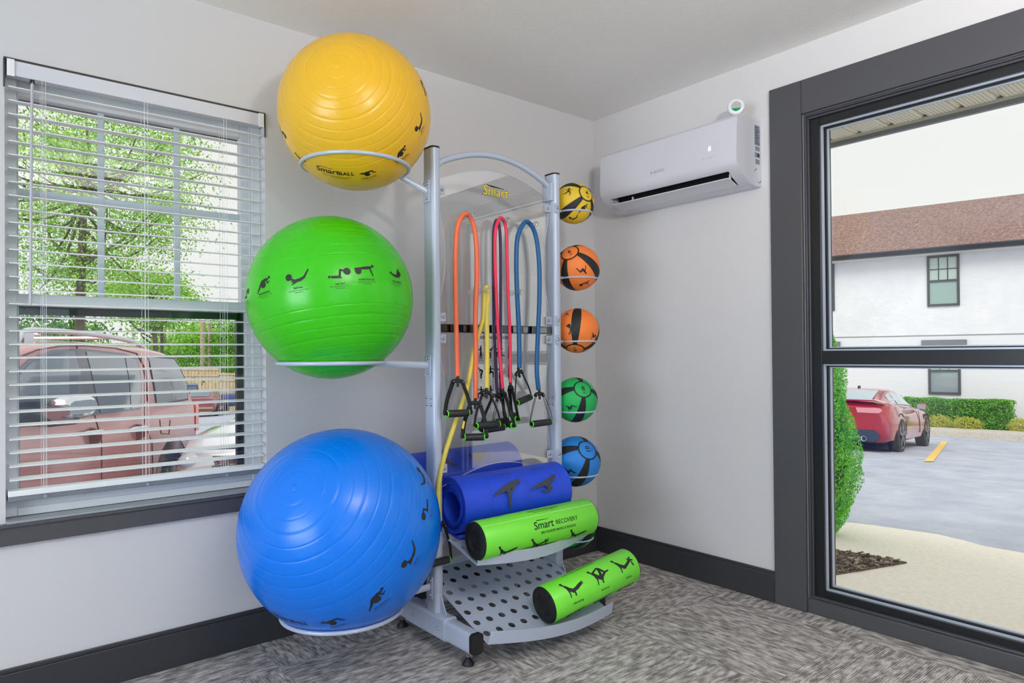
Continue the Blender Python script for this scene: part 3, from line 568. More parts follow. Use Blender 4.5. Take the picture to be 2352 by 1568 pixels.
def band(label, colname, c, r, pts, Y, hs):
    Pw = [P_(*p, Y) if len(p) == 2 else P_(p[0], p[1], p[2]) for p in pts]; zmin = min(q.z for q in Pw)
    e = empty('resistance_band', (Pw[0].x, Pw[0].y, zmin), label, 'resistance band', 'resistance bands on the pegs')
    MB().tube(smooth_path(Pw, 8), r, 12).build('rubber_tube', mat(colname, c, .42), e)
    for T, TY, G, GY, gd, kw in hs: handle(e, P_(*T, TY), P_(*G, GY), gd, **kw)
    return e
band('orange rubber resistance band hanging on the left peg', 'orange_tube', (246, 116, 74), .0098,
     [(1051, 866), (1048, 760), (1046, 640), (1047, 560), (1053, 512), (1070, 491), (1086, 512), (1094, 560), (1095, 640), (1092, 720), (1093, 820), (1092.5, 917)], -.512,
     [((1051.5, 873), -.520, (1052, 949), -.545, (1, -.18, 0), dict(hl=.043, wide=.0105)), ((1091.5, 924), -.528, (1090, 1003.5), -.552, (.86, -.5, 0), dict(hl=.036, tagl=True, wide=.009))])
band('pale yellow resistance band on the lower peg, one end hanging down past the mats', 'yellow_tube', (228, 206, 88), .0098,
     [(1118, 893, -.530), (1119, 800, -.52), (1118, 720, -.512), (1121, 680, -.512), (1118, 659, -.512), (1113, 675, -.508), (1110, 729, -.500), (1097, 775, -.497), (1087, 817, -.497), (1069, 905, -.497), (1043, 979, -.500), (1022, 1043, -.506), (1010, 1096, -.514), (1006.5, 1140, -.518), (1009, 1196, -.520)], -.512,
     [((1117.5, 900), -.545, (1120, 975.5), -.575, (1, 0, 0), dict(hl=.053, cord=False, wide=.007)), ((1012, 1204), -.52, (1005, 1291), -.52, (1, 0, .02), dict(hl=.05, wide=.008))])
band('dark purple resistance band behind the red one on the middle peg', 'purple_tube', (62, 36, 84), .0062,
     [(1141.5, 902), (1137, 800), (1134, 700), (1133, 600), (1134, 530), (1141, 505), (1148, 530), (1150, 600), (1150, 700), (1150, 800), (1150.5, 898)], -.498,
     [((1142, 908), -.503, (1133, 984), -.525, (1, -.1, .06), dict(hl=.05, cord=False, wide=.008)), ((1151, 906), -.503, (1150, 968), -.512, (.95, .3, 0), dict(hl=.045, cord=True))])
band('red resistance band looped over the middle peg', 'red_tube', (240, 44, 78), .0068,
     [(1155, 895), (1150, 840), (1144, 760), (1140, 680), (1137, 600), (1138, 530), (1150, 500), (1162, 524), (1165, 600), (1167, 680), (1171, 760), (1172.5, 880)], -.520,
     [((1156, 901), -.53, (1171, 974), -.545, (.42, 1, 0), dict(hl=.05, tagl=True, wide=.0105)), ((1173, 887), -.53, (1183, 957), -.530, (.5, 1, .1), dict(hl=.045, tagl=True, wide=.0105))])
band('teal blue resistance band hanging on the right peg', 'blue_tube', (14, 92, 146), .0098,
     [(1193, 846), (1192, 760), (1188, 680), (1186, 600), (1190, 540), (1209, 509), (1229, 536), (1238, 600), (1239, 680), (1235, 780), (1233, 850), (1237, 895)], -.512,
     [((1191.5, 853), -.517, (1203, 918), -.510, (.9, .25, .17), dict(hl=.050, wide=.009)), ((1239, 903), -.53, (1243, 971), -.545, (1, 0, .02), dict(hl=.052, cord=True))])

# ------------------------------------------------------------------ mats and foam rollers
def cyl_fn(A, ax, R, n, off=.0007):
    ax = ax.normalized(); n = (n-ax*n.dot(ax)).normalized(); b = n.cross(ax)
    if b.z < 0: b = -b
    return lambda x, y: A+ax*x+(n*math.cos(y/R)+b*math.sin(y/R))*(R+off)
def rollmat(A, B, Rin, Rout, start, label, m_, tail=.0):
    A, B = Vector(A), Vector(B); ax = (B-A).normalized(); u = Vector((0, 0, 1)); u = (u-ax*u.dot(ax)).normalized(); v = u.cross(ax)
    e = empty('exercise_mat', (A+B)/2-Vector((0, 0, Rout)), label, 'exercise mat', 'rolled blue mats on the upper shelf')
    th, pitch = .0128, .0142; turns = (Rout-Rin)/pitch; N = int(turns*48); m = MB(); Ra, Rb = [], []
    for i in range(N+1):
        a = start-2*math.pi*turns*(1-i/N); r = Rin+pitch*turns*i/N
        if tail and i > N-10: r += tail*((i-N+10)/10)**2
        d = u*math.cos(a)+v*math.sin(a); ro = d*r; ri = d*(r-th)
        # slightly uneven ends
        s = .004*math.sin(a*.5)
        Ra += [A+ax*s+ro, A+ax*s+ri]; Rb += [B+ax*s+ro, B+ax*s+ri]
    K = len(Ra); V = Ra+Rb; Fc = []
    for i in range(N):
        a, b, c, d = 2*i, 2*i+1, 2*i+3, 2*i+2
        Fc += [(a, b, c, d), (K+d, K+c, K+b, K+a), (a, d, K+d, K+a), (b, K+b, K+c, c)]
    Fc += [(0, K, K+1, 1), (K-2, K-1, 2*K-1, 2*K-2)]
    m.add(V, Fc, 0, True); m.build('rolled_foam_sheet', m_, e, angle=50); return e, ax
MATB = bump(mat('blue_foam_mat', (26, 72, 214), .5), 700, .35, .001)
MGR = mat('mat_print_grey', (52, 58, 70), .6)
A1, B1 = Vector((-1.346, -.507, .531)), Vector((-.828, -.545, .540)); R1 = .119
e1, ax1_ = rollmat(A1, B1, .066, R1, R_(200), 'bright blue exercise mat rolled up, the front one right behind the foam roller', MATB, .006)
n1_ = (CAM-(A1+B1)/2).normalized(); n1_ = n1_+Vector((0, 0, .28)); fn = cyl_fn(A1, ax1_, R1-.001, n1_, .0022)
for cx, key, txt in ((.195, 'matA', 'Swimming Stretch'), (.375, 'matB', 'Knee to Chest')):
    m = MB(); V, Fc = stroke2d(POSE[key]); decal(m, [(cx+a*.135, -.012+b*.13) for a, b in V], Fc, fn)
    V, Fc = text2d(txt, .0125, .01); decal(m, [(cx-a, .062-b) for a, b in V], Fc, fn)
    for xx in (-.083, .083):
        for k in range(12): m.add([fn(cx+xx, -.09+.17*k/12), fn(cx+xx+.0009, -.09+.17*k/12), fn(cx+xx+.0009, -.09+.17*(k+1)/12), fn(cx+xx, -.09+.17*(k+1)/12)], [(0, 1, 2, 3)])
    m.add([fn(cx-.083, .08), fn(cx+.083, .08), fn(cx+.083, .0809), fn(cx-.083, .0809)], [(0, 1, 2, 3)]); m.build('printed_figure', MGR, e1)

A2, B2 = Vector((-1.452, -.262, .600)), Vector((-.862, -.262, .606)); R2 = .116
e2, ax2_ = rollmat(A2, B2, .07, R2, R_(190), 'second blue exercise mat rolled up behind the clear panel', MATB, .0)
fn = cyl_fn(A2, ax2_, R2-.001, Vector((-.3, -1, .9)), .0022)
for cx, key in ((.17, 'sit'), (.36, 'bridge')): m = MB(); V, Fc = stroke2d(POSE[key]); decal(m, [(cx+a*.12, b*.1) for a, b in V], Fc, fn); m.build('printed_figure', MGR, e2)
ROLG = mat('lime_roller_vinyl', (116, 224, 56), .42, 0, .1)
ROLB = bump(mat('black_roller_end_foam', (14, 14, 15), .8), 200, .6, .003)
def roller(A, B, R, label, dec):
    A, B = Vector(A), Vector(B); ax = (B-A).normalized(); L = (B-A).length; e = empty('foam_roller', (A+B)/2-Vector((0, 0, R)), label, 'foam roller', 'lime green foam rollers on the shelves')
    MB().lathe([(R-.003, .002), (R, .006), (R, L-.006), (R-.003, L-.002)], A, ax, 64).build('printed_cover', ROLG, e, angle=60)
    m = MB(); m.lathe([(R-.0015, .004), (R-.003, .0), (R-.008, -.003), (R*.55, -.003), (R*.50, .004), (.001, .005)], A, ax, 48); m.build('foam_end', ROLB, e); m = MB(); m.lathe([(R-.0015, L-.004), (R-.003, L), (R-.008, L+.003), (.001, L+.003)], A, ax, 48); m.build('foam_end', ROLB, e)
    n = (CAM-(A+B)/2); fn = cyl_fn(A, ax, R, n, .0007); dec(e, fn, L); return e
def dec1(e, fn, L):
    m = MB(); V, Fc = text2d('Smart', .040, .012, .12); decal(m, [(L*.5+a-.008, b+.004) for a, b in V], Fc, fn)
    V, Fc = stroke2d([[(L*.5-.035, .024, .0016), (L*.5+.022, .0235, .0008)]]); decal(m, V, Fc, fn)
    V, Fc = text2d('RECOVERY', .0225, .01); decal(m, [(L*.5+.107+a, b+.002) for a, b in V], Fc, fn)
    V, Fc = text2d('SELF-GUIDED MUSCLE RELEASE', .0125, .015); decal(m, [(L*.5+.062+a, b-.024) for a, b in V], Fc, fn)
    V, Fc = text2d('www.PrismFitnessGroup.com', .0125, .015); decal(m, [(L*.5+.03+a, b+.075) for a, b in V], Fc, fn)
    V, Fc = text2d('MADE IN USA  PATENT PENDING', .0075); decal(m, [(L*.5+.03+a, b+.063) for a, b in V], Fc, fn)
    for x, k in ((L*.18, 'roll1'), (L*.45, 'roll3'), (L*.8, 'roll1')): V, Fc = stroke2d(POSE[k]); decal(m, [(x+a*.09, -.068+b*.07) for a, b in V], Fc, fn)
    for x, k, t in ((L*.2, 'roll1', 'Lateral'), (L*.5, 'roll2', 'Upper Back')): V, Fc = text2d(t, .011, .01); decal(m, [(x+a, .094+b) for a, b in V], Fc, fn)
    V, Fc = stroke2d(POSE['roll1']); decal(m, [(L*.12+a*.08, .112+b*.06) for a, b in V], Fc, fn)
    m.build('printed_logo', INK, e)
    m = MB()
    for k in range(20): m.add([fn(.006+(L-.012)*k/20, .044), fn(.006+(L-.012)*(k+1)/20, .044), fn(.006+(L-.012)*(k+1)/20, .0462), fn(.006+(L-.012)*k/20, .0462)], [(0, 1, 2, 3)])
    m.build('pale_seam', mat('pale_seam_green', (190, 244, 170), .4), e)
def dec2(e, fn, L):
    for x, k, t in ((L*.235, 'roll1', 'Hamstring'), (L*.545, 'roll2', 'Buttocks'), (L*.83, 'roll3', 'Calves')):
        m = MB(); V, Fc = stroke2d(POSE[k]); decal(m, [(x+a*.098, .012+b*.085) for a, b in V], Fc, fn); V, Fc = text2d(t, .0125, .01); decal(m, [(x+a+.005, -.042+b) for a, b in V], Fc, fn)
        m.build('printed_figure', INK, e); m = MB(); V, Fc = stroke2d(POSE['plank']); decal(m, [(x+a*.09, -.098+b*.06) for a, b in V], Fc, fn); m.build('printed_figure', INK, e)
    m = MB(); V, Fc = text2d('Neck, Trapezius, Rhomboids, Shoulders', .0105, .02); decal(m, [(L*.42+a, .082+b) for a, b in V], Fc, fn)
    m.build('printed_lettering', INK, e)
roller((-1.372, -.690, .4385), (-.822, -.722, .449), .0712, 'lime green foam roller with large logo lettering on the upper shelf', dec1)
roller((-1.115, -.775, .168), (-.664, -.802, .232), .0715, 'lime green foam roller with three exercise figures on the lower shelf, tilted upward', dec2)

# ------------------------------------------------------------------ air conditioner
AC = empty('air_conditioner', (0, -.64, 1.85), 'white split air conditioner mounted high on the right wall, vent flap open', 'air conditioner')
ACW = mat('air_conditioner_gloss_white', (214, 214, 222), .22, 0, .3)
ay0, ay1 = -1.040, -.238
full = [(0, 2.160), (-.150, 2.160), (-.178, 2.156), (-.193, 2.142), (-.199, 2.10), (-.203, 2.0), (-.203, 1.958), (-.200, 1.940), (-.188, 1.922), (-.150, 1.893), (-.105, 1.868), (-.05, 1.860), (0, 1.862)]
notch = full[:9]+[(-.178, 1.915), (-.120, 1.965), (-.075, 1.93), (-.098, 1.866), (-.05, 1.860), (0, 1.862)]
m = MB(); m.prism(full, (0, ay0, 0), (1, 0, 0), (0, 0, 1), (0, .055, 0)); m.prism(full, (0, ay1-.055, 0), (1, 0, 0), (0, 0, 1), (0, .055, 0)); m.prism(notch, (0, ay0+.055, 0), (1, 0, 0), (0, 0, 1), (0, ay1-ay0-.11, 0)); m.build('housing', ACW, AC, angle=30)
m = MB(); m.prism([(-.180, 1.9145), (-.120, 1.9644), (-.0755, 1.9295), (-.0985, 1.870), (-.11, 1.89), (-.13, 1.93)], (0, ay0+.056, 0), (1, 0, 0), (0, 0, 1), (0, ay1-ay0-.112, 0)); m.build('air_outlet', mat('dark_air_outlet', (10, 10, 11), .6), AC)
m = MB(); m.prism([(-.176, 1.885), (-.150, 1.878), (-.106, 1.862), (-.105, 1.866), (-.150, 1.8825), (-.175, 1.8895)], (0, ay0+.058, 0), (1, 0, 0), (0, 0, 1), (0, ay1-ay0-.116, 0)); fl = m.build('vent_flap', ACW, AC, angle=30)
for y in (ay0+.06, -.42, ay1-.07): MB().box((-.158, y, 1.885), (-.150, y+.006, 1.91)).build('flap_hinge', ACW, fl)
AG = mat('faint_grey_print', (172, 173, 180), .4)
nf = lambda y0, z0, x=-.2034: (lambda a, b: Vector((x-.0004+(z0+b-2.0)*.0, y0-a, z0+b)))
bq = at(1512, 393, 'x', -.2034); m = MB(); V, Fc = text2d('BOSCH', .019, .01); decal(m, V, Fc, nf(bq.y-.005, bq.z)); V, Fc = stroke2d([[(0, 0, .006)]]); decal(m, V, Fc, nf(bq.y+.042, bq.z)); m.build('printed_brand', AG, AC)
dq = at(1629.5, 342, 'x', -.2030); m = MB(); V, Fc = text2d('8', .030, .0); decal(m, V, Fc, nf(dq.y, dq.z, -.2032)); m.build('temperature_digit', emit('lit_display_white', (255, 255, 255), .9), AC)
dq = at(1627, 364, 'x', -.2032); m = MB()
for k in (-.03, -.01, .008, .027): m.add([(-.2038, dq.y-k, dq.z), (-.2038, dq.y-k-.007, dq.z), (-.2038, dq.y-k-.007, dq.z+.002), (-.2038, dq.y-k, dq.z+.002)], [(0, 1, 2, 3)])
m.build('indicator_marks', mat('grey_indicator', (130, 130, 136), .5), AC)
LBL = mat('rating_label_grey', (134, 140, 152), .5); m = MB(); yy = ay0-.0006
for (xa, xb, za, zb) in ((-.055, -.012, 2.045, 2.135), (-.050, -.014, 2.02, 2.04), (-.055, -.012, 1.99, 2.012), (-.05, -.015, 1.96, 1.982)):
    m.box((xa, yy, za), (xb, ay0+.001, zb))
m.build('rating_label', LBL, AC)
m = MB()
for k in range(9): m.box((-.053, yy-.0004, 2.052+.009*k), (-.016-.006*(k % 3), yy, 2.0545+.009*k))
m.box((-.036, yy-.0004, 1.994), (-.02, yy, 2.008)); m.build('label_print', INK, AC)
m = MB(); m.tube([(-.045+.012*math.cos(a), yy, 1.925+.012*math.sin(a)) for a in [R_(q) for q in range(60, 200, 20)]], .0012, 6); m.tube([(-.02+.012*math.cos(a), yy, 1.89+.012*math.sin(a)) for a in [R_(q) for q in range(-140, 20, 20)]], .0012, 6); m.build('knockout_marks', mat('mark_grey', (90, 92, 98), .5), AC)
# little round air freshener on top of it
fc = Vector((-.150, -1.008, 2.2005)); e = empty('air_freshener', fc-Vector((0, 0, .037)), 'small round white air freshener with green liquid on the air conditioner', 'air freshener')
fx = Vector((-.80, -.55, .0)).normalized()
MB().lathe([(.0001, -.014), (.030, -.014), (.036, -.009), (.038, 0), (.036, .009), (.031, .013), (.0225, .0135), (.0215, .010), (.0001, .010)], fc, fx, 36).build('casing', WHITE, e)
m = MB(); m.tube([fc+fx*.012+(Vector((0, 0, 1))*math.cos(a)+fx.cross(Vector((0, 0, 1)))*math.sin(a))*.031 for a in [R_(q) for q in range(0, 360, 12)]], .0009, 6, closed=True); m.build('trim_groove', mat('groove_grey', (110, 115, 125), .4), e)
sx = fx.cross(Vector((0, 0, 1)))
def halfdisc(lo): return [(.0205*math.cos(a), .0205*math.sin(a)) for a in [R_(q) for q in (range(200, 341, 10) if lo else range(-20, 201, 10))]]
MB().prism(halfdisc(True), fc+fx*.0108, sx, (0, 0, 1), fx*.001).build('green_liquid', mat('green_gel', (0, 140, 84), .2), e)
MB().prism(halfdisc(False), fc+fx*.0108, sx, (0, 0, 1), fx*.001).build('clear_window', mat('grey_lens', (180, 178, 172), .1), e)
# ================================================================== OUTSIDE
def sstep(t, a, b): t = min(max((t-a)/(b-a), 0), 1); return t*t*(3-2*t)
def gz(x, y):
    base = -.09-.068*max(x, 0) if x > 0 else -.16
    L = sstep(y, .3, 2.5)*(1-sstep(x-.3*y, 1, 8)); return base*(1-L)+(-.65-.045*max(y-4, 0))*L
def dep(x, y, d): return CAM+ray(x, y)*d
def gdown(p): return Vector((p.x, p.y, gz(p.x, p.y)))
m = MB(); NX = 90; xs = [-30+110*i/NX for i in range(NX+1)]; ys = [-30+110*j/NX for j in range(NX+1)]
V = [(x, y, gz(x, y)) for y in ys for x in xs]
def under(i, j): return xs[i+1] <= 0 and ys[j+1] <= 0 and xs[i] > -8 and ys[j] > -8
m.add(V, [(j*(NX+1)+i, j*(NX+1)+i+1, (j+1)*(NX+1)+i+1, (j+1)*(NX+1)+i) for i in range(NX) for j in range(NX) if not under(i, j)]); tag(m.build('parking_lot_ground', ASPH), kind='structure')
# concrete walk outside the door with its mulch bed
def onbase(x, y):
    d = ray(x, y); t = (-.09-.068*CAM.x-CAM.z)/(d.z+.068*d.x); p = CAM+d*t; return (p.x, p.y)
edge = [onbase(*q) for q in ((1905, 1203), (1960, 1206), (2010, 1212), (2080, 1222), (2150, 1232), (2210, 1246), (2260, 1260), (2352, 1276))]
def slab(poly, h0, h1): 
    m = MB(); k = len(poly); m.add([(x, y, -.09-.068*x+h0) for x, y in poly]+[(x, y, -.09-.068*x+h1) for x, y in poly], [tuple(range(k))[::-1], tuple(range(k, 2*k))]+[(i, (i+1) % k, k+(i+1) % k, k+i) for i in range(k)]); return m
tag(slab([(.141, .9), (1.6, .9), (2.35, .45)]+edge+[(3.1, -3), (3.6, -6), (.141, -6)], -.12, .02).build('concrete_walk', CONC), kind='structure')
tip, ta, tb = onbase(2083, 1301), onbase(1905, 1270), onbase(1905, 1331)
tag(slab([(.145, .85), (1.5, .85), (1.95, .2), ta, ((ta[0]+tip[0])/2+.02, (ta[1]+tip[1])/2), tip, ((tb[0]+tip[0])/2-.03, (tb[1]+tip[1])/2), tb, (.145, -.62)], -.1, .03).build('mulch_bed', MULCH), kind='structure')
N = 3800; m = MB()   # loose bark chips
def inpoly(x, y, P):
    c = False
    for i in range(len(P)):
        (x0, y0), (x1, y1) = P[i], P[i-1]
        if (y0 > y) != (y1 > y) and x < (x1-x0)*(y-y0)/(y1-y0)+x0: c = not c
    return c
bed = [(.2, .85), (1.5, .85), (1.95, .2), ta, tip, tb, (.2, -.6)]; k = 0
while k < N:
    x, y = random.uniform(.2, 2.2), random.uniform(-1.2, .85)
    if not inpoly(x, y, bed): continue
    k += 1; a = random.uniform(0, 6.28); b = random.uniform(-.5, .5); ux = Vector((math.cos(a), math.sin(a), b*.6)).normalized(); uy = Vector((-math.sin(a), math.cos(a), random.uniform(-.5, .5))).normalized()
    m.obox((x, y, -.09-.068*x+.038), ux, uy, ux.cross(uy), random.uniform(.02, .05), random.uniform(.008, .018), .005)
tag(m.build('bark_chips', leafmat('bark_chip_colours', [(0, (62, 52, 50)), (.4, (118, 100, 92)), (.7, (168, 148, 134)), (1, (214, 192, 168))])), 'loose brown bark chips in the small bed by the door', 'bark mulch', kind='stuff')

# eaves outside the window and door
CREAM = mat('cream_perforated_soffit', (226, 222, 208), .6); nt = CREAM.node_tree
tc = nd(CREAM, 'ShaderNodeTexCoord'); vo = nd(CREAM, 'ShaderNodeTexVoronoi'); vo.voronoi_dimensions = '2D'; vo.inputs['Scale'].default_value = 62; vo.inputs['Randomness'].default_value = .15; lk(CREAM, tc.outputs['Object'], vo.inputs['Vector'])
r = nd(CREAM, 'ShaderNodeValToRGB'); ramp(r, [(.18, (110, 106, 96)), (.26, (246, 240, 224))]); lk(CREAM, vo.outputs['Distance'], r.inputs[0]); lk(CREAM, r.outputs[0], nt.nodes['Principled BSDF'].inputs['Base Color'])
def soffit(name, along, a0, a1, out, z, zb, dirn):
    m = MB(); a = a0; W_ = .155; d = .018
    def pt(s, o, zz): return (s, o, zz) if along == 'x' else (o, s, zz)
    while a < a1:
        pr = [(0, 0), (.118, 0), (.136, d), (.155, 0)]
        for (u0, v0), (u1, v1) in zip(pr[:-1], pr[1:]): m.add([pt(a+u0, .14, z+v0), pt(a+u1, .14, z+v1), pt(a+u1, out, z+v1), pt(a+u0, out, z+v0)], [(0, 1, 2, 3)])
        a += W_
    s_ = tag(m.build(name, CREAM, angle=20), kind='structure')
    m = MB(); lo, hi = pt(a0, out, zb), pt(a1, out+.025, z+.20); m.box(lo, hi); m.build('fascia', mat('grey_fascia', (120, 128, 134), .5), s_)
    m = MB(); lo, hi = pt(a0, out-.02, z-.008), pt(a1, out, z+.004); m.box(lo, hi); m.build('soffit_channel', mat('cream_channel', (206, 204, 188), .5), s_)
    m = MB(); lo, hi = pt(a0, .14, z+.03), pt(a1, out, z+.06); m.box(lo, hi); m.build('roof_deck', mat('dark_roof_deck', (60, 58, 56), .9), s_)
soffit('soffit_left', 'x', -9.0, .9, .62, 2.165, 2.128, 1)
soffit('soffit_right', 'y', -9.0, .62, .86, 2.255, 2.225, 1)

# ---- cars
def carbuild(name, label, cat, O, hd, body, gh, wheels, paint, wr=.34, L=None, glass=DARKGL, side_pan=None, rear=None, front=None, group=None):
    O = Vector(O); h = Vector((math.cos(hd), math.sin(hd), 0)); rt = Vector((math.sin(hd), -math.cos(hd), 0)); up = Vector((0, 0, 1))
    sl = (gz(*(O+h*wheels[1][0]).xy)-gz(*(O+h*wheels[0][0]).xy))/(wheels[1][0]-wheels[0][0])
    Q = lambda s, y, z: O+h*s+rt*y+up*(z+sl*(s-wheels[0][0]))
    e = empty(name, O+h*2, label, cat, group); m = MB(); rings = []
    for s, w, zb, zt in body:
        half = [(w*.80, zb), (w*.97, zb+.07), (w, zb+(zt-zb)*.35), (w*.995, zb+(zt-zb)*.6), (w*.955, zt-.09), (w*.90, zt-.02), (w*.70, zt+.012), (w*.35, zt+.028)]
        rings.append([Q(s, y, z) for y, z in half]+[Q(s, -y, z) for y, z in half[::-1]])
    m.loft(rings); bo = m.build('car_body', paint, e, angle=56)
    m = MB(); rings = []
    for s, wb, zb, wf, zf in gh:
        half = [(wb, zb-.03), (wb*.985, zb), (wf*.35+wb*.65, zb+(zf-zb)*.4), (wf*1.03, zf-.05*(zf > zb+.1)), (wf*.9, zf-.008), (wf*.5, zf+.012*(zf > zb+.1))]
        rings.append([Q(s, y, z) for y, z in half]+[Q(s, -y, z) for y, z in half[::-1]])
    m.loft(rings); m.build('cabin', paint, e, angle=38)
    def G(s):
        for i in range(len(gh)-1):
            if gh[i][0] <= s <= gh[i+1][0]:
                t = (s-gh[i][0])/(gh[i+1][0]-gh[i][0]); return [a+(b-a)*t for a, b in zip(gh[i], gh[i+1])]
        return list(gh[-1])
    for sg in (1, -1):
        for poly in side_pan:
            m = MB(); k = 8; V = []; sa, sb, fl, fr = poly
            for i in range(k+1):
                s = sa+(sb-sa)*i/k; g_ = G(s)
                for j in range(5):
                    t = .14+(.80-.14)*j/4
                    ss = s+(fl*(1-i/k)+fr*i/k)*j/4
                    g2 = G(ss); zz = g2[2]+(g2[4]-g2[2])*t; yy = g2[1]*.985+(g2[3]*1.03-g2[1]*.985)*t
                    if t < .4/.9: yy = max(yy, g2[1]*.985+(g2[3]*.35+g2[1]*.65-g2[1]*.985)*(t/.4))
                    V.append(Q(ss, sg*(yy+.010), zz))
            m.add(V, [(i*5+j, i*5+j+1, (i+1)*5+j+1, (i+1)*5+j) for i in range(k) for j in range(4)]); m.build('side_window', glass, e)
    def topglass(i, nm, lo=.10, hi=.9, ws=.86):
        a, b = gh[i], gh[i+1]; V = []
        for k_ in range(2):
            t = (lo, hi)[k_]; g2 = [p+(q-p)*t for p, q in zip(a, b)]
            for y in (-1, -.5, 0, .5, 1): V.append(Q(g2[0]+(-.012 if i == 0 else .012), y*g2[3]*ws, g2[4]+.018+.012*(1-abs(y))))
        MB().add(V, [(k, k+1, 6+k, 5+k) for k in range(4)]).build(nm, glass, e)
    topglass(0, 'rear_window'); topglass(len(gh)-2, 'windshield')
    for s, ww in wheels:
        for sg in (1, -1):
            m = MB(); c = Q(s, sg*(ww-.19), wr); m.lathe([(.0001, .16), (wr*.66, .165), (wr*.72, .2), (wr*.93, .205), (wr, .17), (wr, .02), (wr*.9, 0), (.001, 0)], c, rt*sg, 28); tw = m.build('wheel', TYRE, e)
            m = MB()
            for k in range(5):
                a = 2*math.pi*k/5+.3; d = h*math.cos(a)+up*math.sin(a); tt = -h*math.sin(a)+up*math.cos(a); m.obox(c+rt*sg*.20+d*wr*.36, d, tt, rt, wr*.68, wr*.17, .03)
            m.lathe([(wr*.68, .19), (wr*.74, .208), (wr*.74, .19)], c, rt*sg, 28); m.lathe([(.001, .215), (wr*.14, .213), (wr*.16, .19)], c, rt*sg, 16); m.build('rim', mat('dark_alloy', (92, 98, 108), .3, .7), tw)
            m = MB(); m.lathe([(.001, .0), (wr*1.16, .0), (wr*1.16, .012)], Q(s, sg*(ww-.012), wr+.03), rt*sg, 28); m.build('wheel_arch', mat('arch_black', (16, 17, 20), .8), e)
    return e, Q, bo
LITR = mat('tail_light_red', (176, 24, 30), .15, 0, 1)
COUPER = mat('metallic_red_paint', (176, 20, 26), .22, .3, 1)
# red coupe across the lot (seen from its right rear)
hd = R_(50.28+0)-math.atan2(.65, .76); h_ = Vector((math.cos(hd), math.sin(hd), 0)); r_ = Vector((math.sin(hd), -math.cos(hd), 0))
W0 = Vector((CAM.x, CAM.y, 0))+Vector((F3.x, F3.y, 0))*13.55+Vector((R3.x, R3.y, 0))*7.70
Oc = W0-h_*.95-r_*.95; Oc.z = gz(W0.x, W0.y)-.03
e, Q, bo = carbuild('red_coupe', 'metallic red sports coupe parked in front of the white building, seen from behind', 'car', Oc, hd,
    [(0, .80, .40, .86), (.06, .88, .24, .96), (.3, .94, .20, 1.0), (.75, .965, .20, 1.0), (1.2, .965, .20, .96), (1.7, .93, .19, .93), (2.4, .92, .19, .92), (3.2, .93, .20, .91), (3.8, .95, .22, .86), (4.35, .92, .24, .76), (4.7, .82, .26, .66), (4.8, .70, .32, .56)],
    [(.42, .74, .96, .60, .97), (1.42, .80, .93, .545, 1.25), (2.0, .82, .91, .56, 1.29), (2.5, .83, .90, .56, 1.26), (3.3, .82, .88, .62, .90)], ((.95, .955), (3.72, .93)), COUPER, .35,
    glass=DARKGL2, side_pan=[(1.05, 1.45, .12, .0), (1.52, 2.98, .0, -.30)])
MB().add([Q(-.012, y, z) for y, z in ((-.78, .33), (-.70, .46), (.70, .46), (.78, .33), (.66, .24), (-.66, .24))]+[Q(.04, y, z) for y, z in ((-.78, .33), (-.70, .46), (.70, .46), (.78, .33), (.66, .22), (-.66, .22))], [(0, 1, 2, 3, 4, 5), (0, 6, 7, 1), (1, 7, 8, 2), (2, 8, 9, 3), (3, 9, 10, 4), (4, 10, 11, 5), (5, 11, 6, 0)]).build('rear_diffuser', mat('diffuser_slate', (52, 62, 82), .4), e)
m = MB(); m.prism([(-.86, .0), (-.7, .045), (.7, .045), (.86, 0), (.7, .022), (-.7, .022)], Q(-.03, 0, .985), r_, (0, 0, 1), h_*.22); m.build('rear_spoiler', COUPER, e)
for sg in (1, -1):
    m = MB(); m.prism([(-.17, -.045), (-.2, .05), (.22, .05), (.26, .0), (.2, -.045)] if sg > 0 else [(.17, -.045), (.2, .05), (-.22, .05), (-.26, .0), (-.2, -.045)], Q(-.012, sg*.56, .83), r_, (0, 0, 1), h_*.1); m.build('tail_light', mat('pale_tail_light_lens', (228, 150, 156), .12, 0, 1), e)
    MB().lathe([(.030, .0), (.045, -.02), (.052, -.02), (.052, .1)], Q(-.02, sg*.5, .29), h_, 18).build('exhaust_pipe', CHROME, e)
    m = MB(); m.ball(Q(3.0, sg*.965, .925), .11, 14, 8, sz=(.7, .9, .72)); mi = m.build('side_mirror', COUPER, e); MB().obox(Q(2.93, sg*.965, .925), r_, (0, 0, 1), h_, .15, .10, .02).build('mirror_glass', DARKGL2, mi)
    m = MB()
    for s0 in (1.42, 2.92): m.tube([Q(s0, sg*.900, .84), Q(s0+.02*(s0 > 2), sg*(.931 if s0 > 2 else .953), .6), Q(s0+.05, sg*(.926 if s0 > 2 else .95), .36)], .006, 6)
    m.build('door_seam', mat('seam_black', (22, 14, 14), .7), e)
MB().obox(Q(-.016, 0, .60), r_, (0, 0, 1), h_, .56, .20, .02).build('licence_plate_recess', mat('plate_pink_red', (206, 78, 82), .3), e)
MB().obox(Q(1.75, 0, 1.31), r_, (0, 0, 1), h_, .03, .05, .12).build('roof_antenna', RUB, e)
